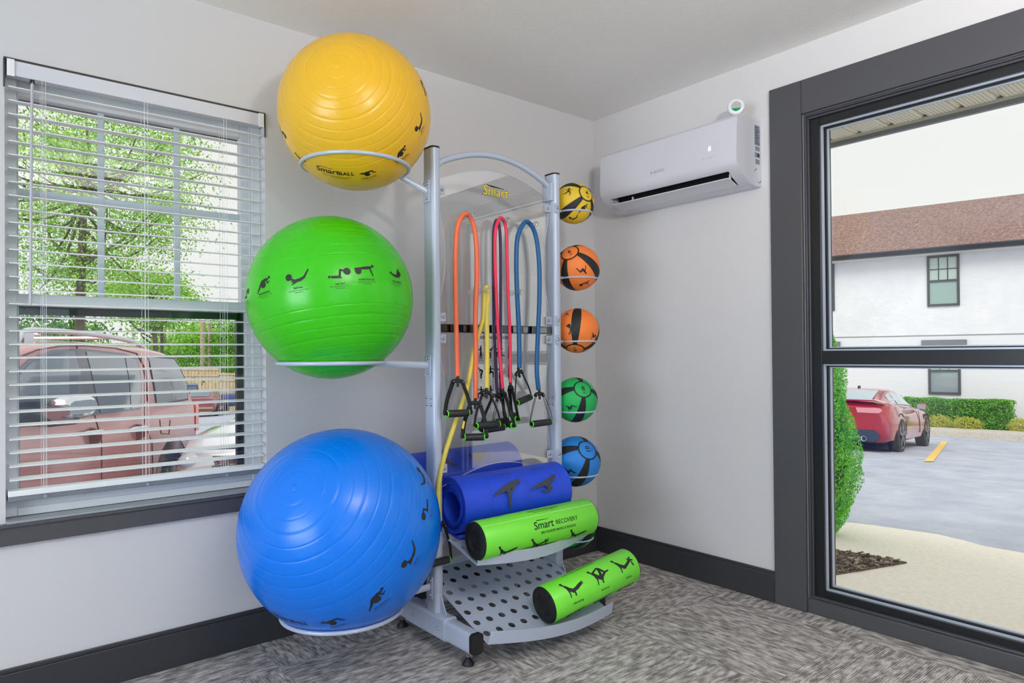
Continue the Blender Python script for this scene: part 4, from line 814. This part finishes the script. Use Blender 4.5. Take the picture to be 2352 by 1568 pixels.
# white car nose just outside the window
WHP = mat('white_car_paint', (236, 238, 242), .2, 0, 1)
hw_ = R_(232); h2 = Vector((math.cos(hw_), math.sin(hw_), 0)); r2 = Vector((math.sin(hw_), -math.cos(hw_), 0)); F0 = Vector((-1.225, 4.09, 0)); O2 = F0-h2*4.4-r2*.80; O2.z = gz(O2.x+h2.x*3, O2.y+h2.y*3)-.03
e, Q, bo = carbuild('white_car', 'white car parked nose toward the window, right of the red vehicle', 'car', O2, hw_,
    [(0, .80, .45, 1.0), (.1, .87, .30, 1.08), (1, .90, .25, 1.10), (2.4, .90, .25, 1.08), (3.0, .90, .25, 1.06), (3.6, .89, .26, 1.02), (4.15, .86, .28, .96), (4.38, .80, .32, .88), (4.46, .74, .38, .70)],
    [(.05, .76, 1.06, .60, 1.08), (.45, .78, 1.08, .62, 1.60), (1.5, .80, 1.08, .64, 1.66), (2.3, .80, 1.07, .62, 1.60), (3.15, .80, 1.04, .68, 1.06)], ((.85, .9), (3.5, .9)), WHP, .34,
    side_pan=[(.5, 1.4, .08, .0), (1.5, 2.8, 0, -.38)])
LENS = mat('headlight_lens', (228, 234, 236), .15, 0, 1)
for sg in (1, -1):
    MB().ball(Q(4.37, sg*.66, .75), .11, 20, 12, sz=(1.15, .9, .72)).build('headlight', LENS, e)
    MB().obox(Q(4.20, sg*.835, .72), r2, (0, 0, 1), h2, .03, .08, .12).build('turn_signal', mat('amber_lens', (206, 120, 84), .2), e)
m = MB(); m.prism([(-.40, -.1), (-.44, .06), (.44, .06), (.40, -.1)], Q(4.455, 0, .74), r2, (0, 0, 1), h2*.02); gr = m.build('grille_surround', CHROME, e)
m = MB()
for i in range(8):
    for j in range(2):
        cx = -.36+.102*i+(.05 if j else 0); cz = .755-.078*j
        m.tube([Q(4.485, cx+.05*math.cos(R_(60*k)), cz+.038*math.sin(R_(60*k))) for k in range(6)], .007, 6, closed=True)
m.build('honeycomb_grille', mat('grille_grey', (120, 126, 128), .3, .4), gr)
m = MB(); m.tube([Q(4.43, .80, .84), Q(4.47, .40, .865), Q(4.48, 0, .87), Q(4.47, -.40, .865), Q(4.43, -.80, .84)], .008, 6); m.build('hood_seam', mat('seam_grey', (90, 96, 104), .6), e)
# red vehicle with roof rails right outside the window
SUVP = noisecol(mat('dusty_rose_red_paint', (196, 130, 130), .24, .15, 1), 1.2, [(.3, (192, 118, 118)), (.7, (206, 142, 140))])
P0 = Vector((-2.3606, 2.8868, 0)); Dv = Vector((math.cos(R_(58)), math.sin(R_(58)), 0)); Nv = Vector((-Dv.y, Dv.x, 0)); WID = 1.92
SV = lambda s, z, n: P0+Dv*s+Nv*n+Vector((0, 0, z))
e = empty('red_suv', SV(.7, gz(-2, 4.3), 1.0), 'dusty red sport utility vehicle with roof rails, filling the lower left window', 'car')
prof = [(-1.95, -.25), (-2.0, .1), (-1.93, .45), (-1.1, .60), (-.95, .70), (-.42, 1.12), (-.23, 1.19), (-.04, 1.225), (.25, 1.245), (.6, 1.252), (1.16, 1.242), (1.9, 1.222), (2.28, 1.19), (2.6, 1.09), (2.76, .985), (2.99, .74), (3.22, .56), (3.29, .30), (3.33, .05), (3.30, -.28), (2.9, -.30), (0, -.32), (-1.5, -.30)]
m = MB(); rings = []
for n, k in ((0, 1), (.012, .72), (.05, .40), (.14, .12), (.3, 0), (WID-.3, 0), (WID-.14, .12), (WID-.05, .4), (WID-.012, .72), (WID, 1)):
    rings.append([SV(s+(.05*k if s < -1.8 else (-.05*k if s > 3.1 else 0)), z-(.055*k*max(0, min(1, (z-.9)/.3)) if z > .9 else 0), n) for s, z in prof])
m.loft(rings); m.build('car_body', SUVP, e, angle=35)
def sidepoly(nm, pts, mt, n0, th, par=e, both=True):
    for k in ((0, 1) if both else (0,)):
        m = MB(); base = -n0-th if k == 0 else WID+n0
        m.prism(pts, SV(0, 0, base), Dv, (0, 0, 1), Nv*th); r = m.build(nm, mt, par)
    return r
BPIL = mat('grey_door_pillar', (92, 96, 106), .25, 0, .6)
sidepoly('window_surround', [(-.72, .69), (-.50, .90), (-.24, 1.05), (-.1, 1.118), (.186, 1.175), (.47, 1.186), (.63, 1.184), (1.33, 1.152), (1.61, 1.105), (1.70, .93), (1.70, .69), (1.665, .64), (.83, .665), (-.26, .672)], BPIL, 0, .006)
for pts in ([(-.62, .715), (-.231, 1.02), (-.1, 1.09), (.186, 1.155), (.46, 1.166), (.547, 1.006), (.63, .70), (.286, .705), (-.26, .70)], [(.635, 1.165), (1.315, 1.134), (1.40, .93), (1.44, .66), (.872, .674), (.785, .859), (.71, 1.032)], [(1.335, 1.132), (1.58, 1.09), (1.672, .93), (1.672, .69), (1.64, .657), (1.465, .659), (1.42, .93)]):
    sidepoly('side_window', pts, DARKGL, .006, .004)
sidepoly('quarter_window_surround', [(1.845, 1.13), (2.54, 1.11), (2.70, 1.03), (2.945, .825), (2.985, .64), (2.055, .64), (1.985, .841)], mat('dark_gasket', (40, 40, 46), .4), 0, .004)
sidepoly('quarter_window', [(1.867, 1.113), (2.525, 1.093), (2.676, 1.018), (2.913, .820), (2.952, .658), (2.067, .658), (2.005, .841)], DARKGL, .004, .004)
SEAM = mat('panel_seam_dark', (84, 44, 48), .6)
m = MB()
for pts in ([(.51, 1.2), (.62, .98), (.758, .716), (.88, .50), (.907, .442), (.904, -.28)], [(1.702, 1.12), (1.80, .9), (1.78, .5), (1.95, .3), (1.98, -.1)], [(-.9, .66), (-.92, .2), (-.85, -.2)]): m.tube([SV(s, z, -.001) for s, z in pts], .005, 6)
m.tube([SV(s, z, -.004) for s, z in ((-.23, 1.12), (-.04, 1.17), (.25, 1.20), (.6, 1.207), (1.16, 1.195), (1.6, 1.15), (1.8, 1.0), (1.84, .7))], .005, 6)
m.tube([SV(s, z, -.002) for s, z in ((2.15, .50), (2.18, .36), (2.40, .33), (2.43, .47))], .004, 6); m.build('panel_seams', SEAM, e)
for s0 in (.57, 1.45):
    m = MB(); m.tube(smooth_path([SV(s0, .538-.06*(s0 > 1), 0), SV(s0+.03, .545-.06*(s0 > 1), -.035), SV(s0+.15, .54-.06*(s0 > 1), -.045), SV(s0+.27, .532-.06*(s0 > 1), -.035), SV(s0+.30, .525-.06*(s0 > 1), 0)], 6), .016, 10); m.build('door_handle', CHROME, e)
    MB().ball(SV(s0+.14, .50-.06*(s0 > 1), .004), .10, 16, 10, sz=(.9, .12, .75)).build('handle_recess', mat('recess_red', (120, 40, 42), .3, .2, 1), e)
m = MB(); rr_ = [[SV(sv+.0, .785+q*hh, nn) for sv, q in ((-.17, -.75), (-.19, .2), (-.17, .75), (-.12, 1), (.10, .93), (.17, .7), (.20, 0), (.17, -.8), (.11, -1), (-.12, -1))] for nn, hh in ((-.28, .045), (-.27, .075), (-.22, .088), (-.14, .085), (-.11, .06))]; m.loft(rr_); mr = m.build('side_mirror', CHROME, e, angle=50, bevel=.012, seg=3); m = MB(); m.tube([SV(.06, .70, -.2), SV(.1, .68, 0)], .04, 8); m.build('mirror_arm', mat('mirror_base_grey', (110, 112, 116), .4), mr)
RAIL = mat('silver_roof_rail', (212, 216, 222), .25, .6)
for n in (.17, WID-.17):
    m = MB(); m.tube(smooth_path([SV(.06, 1.225, n), SV(.17, 1.305, n), (SV(.45, 1.318, n)), SV(.75, 1.318, n), SV(1.3, 1.305, n), SV(1.76, 1.282, n), SV(2.05, 1.25, n), SV(2.25, 1.20, n)], 6), .022, 10); m.obox(SV(.17, 1.262, n), Dv, Nv, (0, 0, 1), .12, .04, .07); m.build('roof_rail', RAIL, e)
for s0 in (.35, 1.45): MB().box((0, 0, 0), (0, 0, 0)).tube([SV(s0, 1.29, .17), SV(s0, 1.29, WID-.17)], .014, 8).build('cross_rail', RAIL, e)
MB().obox(SV(3.27, .42, .10), Dv, Nv, (0, 0, 1), .10, .22, .30).build('tail_light', mat('tail_light_orange_red', (236, 84, 54), .2, 0, 1), e)
for s0 in (-.6, 2.50):
    for n, q in ((0, -1), (WID, 1)):
        m = MB(); c = SV(s0, -.65+.43-.04, n-q*.22); m.lathe([(.0001, .18), (.27, .19), (.30, .22), (.40, .225), (.43, .19), (.43, 0), (.001, 0)], c, Nv*q, 28); w_ = m.build('wheel', TYRE, e)
        m = MB()
        for k in range(6): a = 2*math.pi*k/6; d = Dv*math.cos(a)+Vector((0, 0, math.sin(a))); m.obox(c+Nv*q*.20+d*.14, d, Nv.cross(d), Nv, .28, .07, .03)
        m.build('rim', ALU, w_); m = MB(); m.lathe([(.001, 0), (.50, 0), (.50, .004)], SV(s0, -.22, n), Nv*q, 32); m.build('wheel_arch', mat('arch_dark_grey', (60, 70, 80), .6), e)
# two far vehicles by the fence
def far(px, d, hdg): p = dep(px, 930, d); p = gdown(p); return p, R_(hdg)
p, hd3 = far(452, 36.0, 62)
e, Q, bo = carbuild('maroon_sedan', 'small maroon sedan far off in the lot, tail lights toward us', 'car', p, hd3,
    [(0, .80, .35, .92), (.1, .86, .25, .98), (1, .88, .22, .98), (2.4, .88, .22, .95), (3.6, .87, .24, .9), (4.3, .8, .3, .74)], [(.55, .72, .96, .56, .98), (1.2, .76, .96, .56, 1.36), (2.2, .78, .95, .58, 1.40), (3.0, .78, .92, .62, .94)], ((.8, .88), (3.4, .88)), mat('maroon_paint', (150, 74, 80), .25, .2, 1), .32, side_pan=[(1.0, 1.8, .1, 0), (1.9, 2.8, 0, -.25)])
h3 = Vector((math.cos(hd3), math.sin(hd3), 0)); r3 = Vector((math.sin(hd3), -math.cos(hd3), 0))
for sg in (1, -1): MB().obox(Q(-.01, sg*.58, .74), r3, (0, 0, 1), h3, .42, .14, .05).build('tail_light', LITR, e)
MB().obox(Q(-.03, 0, .45), r3, (0, 0, 1), h3, 1.6, .09, .05).build('bumper', mat('tan_bumper', (176, 150, 120), .4), e)
p, hd3 = far(545, 40.0, 165)
e, Q, bo = carbuild('blue_pickup', 'dark blue pickup truck far off beside the wooden fence', 'pickup truck', p, hd3,
    [(0, .90, .45, 1.15), (1.9, .92, .42, 1.16), (3.6, .92, .42, 1.16), (4.8, .90, .42, 1.10), (5.3, .84, .5, .98)], [(2.0, .80, 1.14, .66, 1.16), (2.1, .80, 1.14, .68, 1.78), (3.1, .80, 1.14, .68, 1.80), (3.9, .80, 1.12, .70, 1.14)], ((1.0, .92), (4.3, .92)), mat('dark_blue_paint', (38, 62, 128), .25, .2, 1), .38, side_pan=[(2.15, 3.0, 0, .0), (3.05, 3.65, 0, -.3)])

# ---- white building opposite
Fp = Vector((23.05, 5.7, 0)); Fd = Vector((math.cos(R_(102.8)), math.sin(R_(102.8)), 0)); Fn = Vector((-Fd.y, Fd.x, 0)); 
if Fn.dot(CAM-Fp) < 0: Fn = -Fn
def fac(x, y): d = ray(x, y); t = (Fp-CAM).dot(Fn)/d.dot(Fn); p = CAM+d*t; return (p-Fp).dot(Fd), p.z
FQ = lambda t, z, n=0: Fp+Fd*t+Fn*n+Vector((0, 0, z))
ez = (fac(1911, 597)[1]+fac(2352, 552)[1])/2; bz = (fac(1913, 778)[1]+fac(2352, 763)[1])/2
BW = noisecol(bump(mat('white_painted_stucco', (236, 236, 240), .8), 6, .5, .03, 5), 1.2, [(.3, (230, 231, 236)), (.7, (242, 242, 245))])
BRK = bump(mat('white_painted_brick', (234, 235, 240), .8), 1.0, .5, .01, 2, (1.2, 1.2, 13))
bd = empty('white_building', FQ(0, -1.9, -5), 'two storey white building with brown shingle roof across the parking lot', 'building')
m = MB(); m.prism([(-22, bz), (24, bz), (24, ez+.1), (-22, ez+.1)], FQ(0, 0, -9.0), Fd, (0, 0, 1), Fn*9.0); m.build('upper_wall', BW, bd)
m = MB(); m.prism([(-22, -2.6), (24, -2.6), (24, bz), (-22, bz)], FQ(0, 0, -9.0), Fd, (0, 0, 1), Fn*9.03); m.build('lower_brick_wall', BRK, bd)
SHG = mat('brown_shingles', (150, 124, 118), .9); tc = nd(SHG, 'ShaderNodeTexCoord'); mp = nd(SHG, 'ShaderNodeMapping'); mp.inputs['Rotation'].default_value = (0, 0, -R_(102.8)); mp.inputs['Scale'].default_value = (1.6, 8, 14)
lk(SHG, tc.outputs['Object'], mp.inputs[0]); n_ = nd(SHG, 'ShaderNodeTexNoise'); n_.inputs['Scale'].default_value = 1.6; n_.inputs['Detail'].default_value = 4; lk(SHG, mp.outputs[0], n_.inputs['Vector'])
r = nd(SHG, 'ShaderNodeValToRGB'); ramp(r, [(.3, (108, 84, 80)), (.5, (136, 110, 103)), (.7, (166, 138, 128))]); lk(SHG, n_.outputs[0], r.inputs[0]); lk(SHG, r.outputs[0], SHG.node_tree.nodes['Principled BSDF'].inputs['Base Color'])
def rz(x, y, back):   # ridge height
    d = ray(x, y); t = ((Fp-Fn*back)-CAM).dot(Fn)/d.dot(Fn); return (CAM+d*t).z
rh = (rz(1911, 500, 4.5)+rz(2352, 441, 4.5))/2
m = MB(); m.prism([(.55, ez), (-4.5, rh), (-9.55, ez), (-9.55, ez-.05), (-4.5, rh-.08), (.55, ez-.05)], FQ(-23, 0), Fn, (0, 0, 1), Fd*48); m.build('roof', SHG, bd)
m = MB(); m.prism([(.50, ez-.16), (.50, ez+.0), (.62, ez+.02), (.66, ez-.02), (.60, ez-.14)], FQ(-23, 0), Fn, (0, 0, 1), Fd*48); m.build('gutter', mat('black_gutter', (46, 50, 58), .35), bd)
m = MB(); m.prism([(0, ez-.16), (.5, ez-.16), (.5, ez-.20), (0, ez-.20)], FQ(-23, 0), Fn, (0, 0, 1), Fd*48); m.build('eave_soffit', mat('white_eave_soffit', (222, 224, 222), .6), bd)
m = MB(); m.prism([(0, bz-.02), (.035, bz-.02), (.035, bz+.02), (0, bz+.02)], FQ(-22, 0), Fn, (0, 0, 1), Fd*46); m.build('belt_line', mat('grey_belt_line', (150, 152, 156), .7), bd)
WFR = mat('dark_window_frame', (72, 74, 78), .4); PN1 = mat('pale_green_pane', (150, 178, 170), .08, 0, .8); PN2 = mat('grey_blue_pane', (140, 158, 166), .08, 0, .8)
u0, uz1 = fac(2129, 589); u1, uz0 = fac(2205, 701)
def bwin(ta, tb, za, zb, n, pane, head=False):
    ta, tb = min(ta, tb), max(ta, tb)
    m = MB(); f = .075
    for a, b, c, d in ((ta, ta+f, za, zb), (tb-f, tb, za, zb), (ta+f, tb-f, za, za+f), (ta+f, tb-f, zb-f, zb), (ta+f, tb-f, (za+zb)/2-.04, (za+zb)/2+.03)): m.prism([(a, c), (b, c), (b, d), (a, d)], FQ(0, 0, n), Fd, (0, 0, 1), Fn*.06)
    W_ = m.build('window_frame', WFR, bd)
    zm = (za+zb)/2
    for a, c, d, nm, mt in ((0, za+f, zm-.04, 'lower_pane', PN1 if pane == 1 else PN2), (0, zm+.03, zb-f, 'upper_pane', mat('pale_blind_pane', (188, 206, 196), .15, 0, .6))): MB().prism([(ta+f, c), (tb-f, c), (tb-f, d), (ta+f, d)], FQ(0, 0, n), Fd, (0, 0, 1), Fn*.02).build(nm, mt, W_)
    m = MB()
    for k in (1, 2): a = ta+f+(tb-ta-2*f)*k/3; m.prism([(a-.015, zm), (a+.015, zm), (a+.015, zb-f), (a-.015, zb-f)], FQ(0, 0, n+.02), Fd, (0, 0, 1), Fn*.02)
    zq = (zm+zb-f)/2; m.prism([(ta+f, zq-.015), (tb-f, zq-.015), (tb-f, zq+.015), (ta+f, zq+.015)], FQ(0, 0, n+.02), Fd, (0, 0, 1), Fn*.02); m.build('window_grille', WFR, W_)
    if head: MB().prism([(ta-.18, zb+.06), (tb+.18, zb+.06), (tb+.18, zb+.24), (ta-.18, zb+.24)], FQ(0, 0, n), Fd, (0, 0, 1), Fn*.14).build('window_header', mat('grey_header_board', (120, 124, 132), .5), W_)
wd_ = abs(u1-u0); uc = (u0+u1)/2
l0, lz1 = fac(2133, 797); l1, lz0 = fac(2209, 906); lc = (l0+l1)/2
left_edge = fac(1917, 650)[0]; step = abs(left_edge+wd_/2-uc)
for k in range(-2, 4):
    cc = uc+k*step
    if abs(cc) < 20: bwin(cc-wd_/2, cc+wd_/2, uz0, uz1, 0, 1); bwin(cc-wd_/2, cc+wd_/2, lz0, lz1, .03, 2, True)
# planting strip, walk and kerb along the building
def offs(px, py): p = CAM+ray(px, py)*1; return p
kz = lambda n, t=0: gz((FQ(t, 0, n)).x, (FQ(t, 0, n)).y)
m = MB()
for n0, n1, hh, mt, nm in ((.03, 2.0, .14, MULCH, 'building_mulch_strip'), (2.0, 3.1, .16, noisecol(mat('kerb_concrete', (205, 196, 184), .85), 20, [(.3, (186, 178, 168)), (.7, (210, 202, 190))]), 'concrete_kerb_walk')):
    m = MB(); m.prism([(n0, kz(n1)-.3), (n1, kz(n1)-.3), (n1, kz(n1)+hh), (n0, kz(n1)+hh)], FQ(-22, 0), Fn, (0, 0, 1), Fd*44); tag(m.build(nm, mt), kind='structure')
STR = mat('yellow_lane_paint', (240, 204, 110), .7)
def quadg(pts): return [Vector((*onbase(*q), 0)) for q in pts]
sp_ = quadg([(2122, 1061), (2143, 1061), (2177, 1016), (2163, 1014)]); m = MB(); m.add([(p.x, p.y, gz(p.x, p.y)+.012) for p in sp_], [(0, 1, 2, 3)]); tag(m.build('yellow_parking_line', STR), kind='structure')

# ---- planting
def leaves(name, pts, size, mt, parent=None, loc=None, up=.35, aspect=.55):
    pts = np.asarray(pts); n = len(pts); d = rng.normal(size=(n, 3)); d[:, 2] += up*0; d /= np.linalg.norm(d, axis=1)[:, None]
    a = rng.normal(size=(n, 3)); b = np.cross(d, a); b /= np.linalg.norm(b, axis=1)[:, None]; s = size*rng.uniform(.6, 1.3, size=(n, 1))
    org = np.array(ORG.get(parent.name, Vector())) if parent else np.array(loc)
    pts = pts-org
    V = np.stack([pts-d*s*.5, pts+b*s*aspect*.5, pts+d*s*.5, pts-b*s*aspect*.5], 1).reshape(-1, 3)
    me = bpy.data.meshes.new(name); me.from_pydata(V.tolist(), [], [(4*i, 4*i+1, 4*i+2, 4*i+3) for i in range(n)]); me.materials.append(mt)
    o = bpy.data.objects.new(name, me); col.objects.link(o)
    if parent: o.parent = parent
    else: o.location = org; ORG[o.name] = Vector(loc)
    return o
def shell(c, rad, n, lump=.18, fill=.35, seed=0, power=2.0):
    c = np.array(c); d = rng.normal(size=(n, 3)); d /= np.linalg.norm(d, axis=1)[:, None]; r = 1-fill*rng.random(n)**1.5
    lum = np.array([1+lump*noise.noise(Vector((q[0]*3+seed, q[1]*3, q[2]*3)))*2 for q in d]); return c+d*np.array(rad)*(r*lum)[:, None]
LF1 = leafmat('spring_leaf_green', [(0, (92, 150, 26)), (.4, (132, 196, 44)), (.75, (170, 224, 74)), (1, (204, 240, 120))])
LF2 = leafmat('deep_leaf_green', [(0, (34, 76, 24)), (.5, (74, 136, 40)), (1, (136, 196, 70))])
LF3 = leafmat('hedge_leaf_green', [(0, (42, 98, 18)), (.45, (88, 170, 34)), (.8, (136, 212, 62)), (1, (176, 236, 100))])
LF4 = leafmat('yellow_shrub_leaf', [(0, (150, 164, 50)), (.5, (208, 210, 84)), (1, (240, 236, 140))])
LF5 = leafmat('conifer_green', [(0, (70, 160, 36)), (.4, (122, 220, 66)), (.75, (168, 244, 96)), (1, (206, 255, 150))])
BARK = noisecol(mat('tree_bark', (96, 84, 74), .9), 8, [(.3, (70, 60, 54)), (.7, (118, 104, 92))], 5, (1, 1, .25))
def tree(label, px, d, cz, rad, nleaf, size, mt, trunk_r, lean=(0, 0), nclump=60, crown=(0, 0), seed=1, clr=.5, group='trees beyond the parked cars'):
    b = gdown(dep(px, 820, d)); e = empty('tree', b, label, 'tree', group); rr = random.Random(seed); c = Vector((b.x+crown[0], b.y+crown[1], cz))
    m = MB(); top = c+Vector((0, 0, rad[2]*.5)); base = b-Vector((0, 0, .1)); mid = base.lerp(c, .5)+Vector((lean[0], lean[1], 0)); tr = smooth_path([base, mid, c, top], 6); m.tube(tr, [trunk_r*(1-.8*i/(len(tr)-1)) for i in range(len(tr))], 10); cl = []
    for k in range(nclump):
        v = Vector((rr.gauss(0, 1), rr.gauss(0, 1), rr.gauss(0, 1))).normalized()*rr.uniform(.45, 1)**.6; q = c+Vector((v.x*rad[0], v.y*rad[1], v.z*rad[2])); cl.append(q)
        if k % 2 == 0:
            st = base.lerp(c, rr.uniform(.7, 1.0)) if q.z < c.z else c.lerp(top, rr.uniform(0, .6)); md = st.lerp(q, .5)+Vector((rr.uniform(-.2, .2), rr.uniform(-.2, .2), -.12*rad[2])); pp = smooth_path([st, md, q], 5); m.tube(pp, [trunk_r*.30*(1-.82*i/(len(pp)-1)) for i in range(len(pp))], 6)
    m.build('trunk_and_branches', BARK, e)
    P = []; per = nleaf//nclump
    for q in cl:
        g = rng.normal(size=(per, 3))*np.array([rad[0], rad[1], rad[2]])*clr*.42; g[:, 2] *= .6; P.append(np.array(q)+g)
    leaves('foliage', np.concatenate(P), size, mt, e); return e
tree('big spring green tree filling the upper window panes behind the red vehicle', 172, 14.0, 4.45, (2.35, 2.35, 2.2), 38000, .060, LF1, .13, crown=(.15, -.1), nclump=120, seed=4, clr=.36)
tree('slender leaning tree between the roof rails and the tan pole', 338, 19, 2.75, (1.35, 1.35, .85), 5200, .09, LF1, .10, lean=(.15, 0), crown=(.2, .3), nclump=26, seed=9, clr=.6)
tree('young thin tree just right of the leaning one', 372, 20, 2.7, (.9, .9, .9), 2600, .09, LF1, .07, nclump=16, seed=12, clr=.6)
tree('dark green bushy tree low at the left edge of the lower pane', 66, 24, 1.7, (2.3, 2.0, 1.3), 9000, .14, LF2, .2, nclump=40, seed=15, clr=.6)
for i, (px, d, cz, rad, n, mt, lab) in enumerate([
    (405, 50, .0, (4.2, 4, 3.0), 8000, LF1, 'leafy tree at the left end of the wooden fence'),
    (455, 52, .3, (4.0, 4, 3.3), 9000, LF1, 'rounded bright tree above the fence, behind the tan pole'),
    (520, 50, .3, (4.6, 4, 3.3), 9000, LF1, 'wide bright tree above the right part of the fence'),
    (600, 48, .6, (4.5, 4, 3.4), 6000, LF2, 'darker tree at the far right edge of the window view'),
    (330, 55, -.9, (5, 4, 2.4), 6000, LF2, 'low dark tree line just above the red vehicle roof'),
    (210, 52, -.6, (5, 4, 2.4), 5000, LF2, 'low distant tree behind the front roof rail'),
    (120, 46, .2, (4.5, 4, 2.8), 5000, LF1, 'distant tree left of the big trunk')]):
    tree(lab, px, d, cz, rad, int(n*2.2), .17, mt, .2, nclump=46, seed=20+i, clr=.55)
for px, d, top, r0, nm, lab in ((466, 44, 735, .20, 'utility_pole', 'tan wooden utility pole rising behind the fence'), (481, 45, 742, .12, 'utility_pole', 'thinner tan pole right beside the larger one'), (306, 30, 690, .07, 'light_pole', 'slim pale light pole behind the red vehicle roof')):
    b = gdown(dep(px, 820, d)); tp = dep(px, top, d); mb_ = MB().tube([b, (b.x, b.y, tp.z)], [r0, r0*.8], 12); tag(mb_.build(nm, mat('weathered_tan_pole', (176, 158, 132), .8) if d > 40 else mat('pale_green_pole', (186, 196, 180), .5), loc=b), lab, 'pole')
# wooden fence
fa, fb = gdown(dep(405, 860, 44)), gdown(dep(600, 860, 41)); fd = (fb-fa).normalized(); fd.z = 0; L_ = (fb-fa).length; tz = dep(430, 846, 43).z
e = empty('wooden_fence', (fa+fb)/2, 'tan board privacy fence behind the far parked cars', 'fence'); m = MB(); k = 0; s = 0; FW = noisecol(mat('tan_fence_board', (204, 182, 148), .8), 3, [(.3, (188, 166, 130)), (.7, (214, 194, 160))]); nn_ = Vector((-fd.y, fd.x, 0))
while s < L_:
    b = fa+fd*s; dz = -.28 if s > L_*.52 else 0; zb_ = gz(b.x, b.y)-.1; m.prism([(0, zb_), (.135, zb_), (.135, tz+dz), (0, tz+dz)], Vector((b.x, b.y, 0))+nn_*(.02 if k % 2 else 0), fd, (0, 0, 1), nn_*.02); s += .15; k += 1
m.build('fence_boards', FW, e)
m = MB()
for zz in (tz-.12, tz-.5): m.prism([(0, zz-.28*0), (L_*.52, zz), (L_*.52, zz+.09), (0, zz+.09)], Vector((fa.x, fa.y, 0))-nn_*.04, fd, (0, 0, 1), nn_*.03); m.prism([(L_*.52, zz-.28), (L_, zz-.28), (L_, zz-.19), (L_*.52, zz-.19)], Vector((fa.x, fa.y, 0))-nn_*.04, fd, (0, 0, 1), nn_*.03)
m.build('fence_rails', FW, e)
# hedge and shrubs at the building
def hedgept(px, n): 
    d = ray(px, 950); t = ((Fp+Fn*n)-CAM).dot(Fn)/d.dot(Fn); p = CAM+d*t; return (p-Fp).dot(Fd)
def ytoz(px, py, n): d = ray(px, py); t = ((Fp+Fn*n)-CAM).dot(Fn)/d.dot(Fn); return (CAM+d*t).z
hn = 1.05; ta_, tb_ = sorted((hedgept(2075, hn), hedgept(2322, hn))); hz1 = (ytoz(2100, 914, hn)+ytoz(2310, 920, hn))/2; hz0 = kz(2.0)+.14
n = 27000; t = rng.uniform(ta_, tb_, n); u = rng.uniform(-.5, .5, n); zz = rng.uniform(0, 1, n); face = rng.random(n)
u = np.where(face < .55, .5-rng.random(n)**2*.18, u); zz = np.where((face >= .55) & (face < .85), 1-rng.random(n)**2*.16, zz); t = np.where(face > .93, np.where(rng.random(n) < .5, ta_, tb_)+rng.normal(size=n)*.06, t)
lum = np.array([noise.noise(Vector((a*2.2, b*2, c*3))) for a, b, c in zip(t, u, zz)])
u = u*(1+.2*lum); zz = zz*(1+.07*lum); pts = np.array(Fp)+np.outer(t, np.array(Fd))+np.outer(hn+u*.95, np.array(Fn)); pts[:, 2] = hz0+zz*(hz1-hz0)
o = leaves('hedge', pts, .060, LF3, loc=FQ((ta_+tb_)/2, hz0, hn)); tag(o, 'long clipped green hedge under the window of the white building', 'hedge')
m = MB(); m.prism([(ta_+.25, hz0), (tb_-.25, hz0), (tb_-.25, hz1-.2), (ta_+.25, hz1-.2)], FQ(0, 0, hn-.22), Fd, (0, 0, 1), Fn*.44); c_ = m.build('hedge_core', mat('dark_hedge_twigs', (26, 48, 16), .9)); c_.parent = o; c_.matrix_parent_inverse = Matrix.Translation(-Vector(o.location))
for px, py0, py1, wpx, mt, lab in ((2157, 953, 988, 26, LF4, 'small yellow green shrub next to the front wheel of the red coupe'), (2220, 957, 990, 33, LF4, 'rounded golden shrub in front of the middle of the hedge'), (2346, 962, 998, 25, LF4, 'sparse yellowish shrub past the right end of the hedge')):
    nn2 = 1.75; tt_ = hedgept(px, nn2); za, zb2 = hz0, ytoz(px, py0, nn2); rx = wpx/FPX*21.5; cc = FQ(tt_, za+(zb2-za)*.45, nn2)
    o = leaves('shrub', shell(cc, (rx, rx, (zb2-za)*.55), 4200, .2, .4, px), .040, mt, loc=(cc.x, cc.y, za)); tag(o, lab, 'shrub', 'low yellow shrubs along the building')
# conifer right outside the door
cb = dep(1893, 1040, 5.0); cc = Vector((cb.x, cb.y, .33)); pts = []
n = 44000; a = rng.uniform(0, 2*math.pi, n); zz = rng.random(n); rr = np.array([np.interp(z, [0, .08, .2, .35, .5, .65, .8, 1], [.06, .13, .20, .225, .185, .145, .10, .02]) for z in zz])
lum = np.array([noise.noise(Vector((math.cos(q)*2.1, math.sin(q)*2.1, z*9))) for q, z in zip(a, zz)]); rr = rr*(1+.45*lum)*(1-.3*rng.random(n)**2)
z_lo, z_hi = gz(cc.x, cc.y)+.02, 1.42
pts = np.stack([cc.x+rr*np.cos(a), cc.y+rr*np.sin(a), z_lo+zz*(z_hi-z_lo)], 1)
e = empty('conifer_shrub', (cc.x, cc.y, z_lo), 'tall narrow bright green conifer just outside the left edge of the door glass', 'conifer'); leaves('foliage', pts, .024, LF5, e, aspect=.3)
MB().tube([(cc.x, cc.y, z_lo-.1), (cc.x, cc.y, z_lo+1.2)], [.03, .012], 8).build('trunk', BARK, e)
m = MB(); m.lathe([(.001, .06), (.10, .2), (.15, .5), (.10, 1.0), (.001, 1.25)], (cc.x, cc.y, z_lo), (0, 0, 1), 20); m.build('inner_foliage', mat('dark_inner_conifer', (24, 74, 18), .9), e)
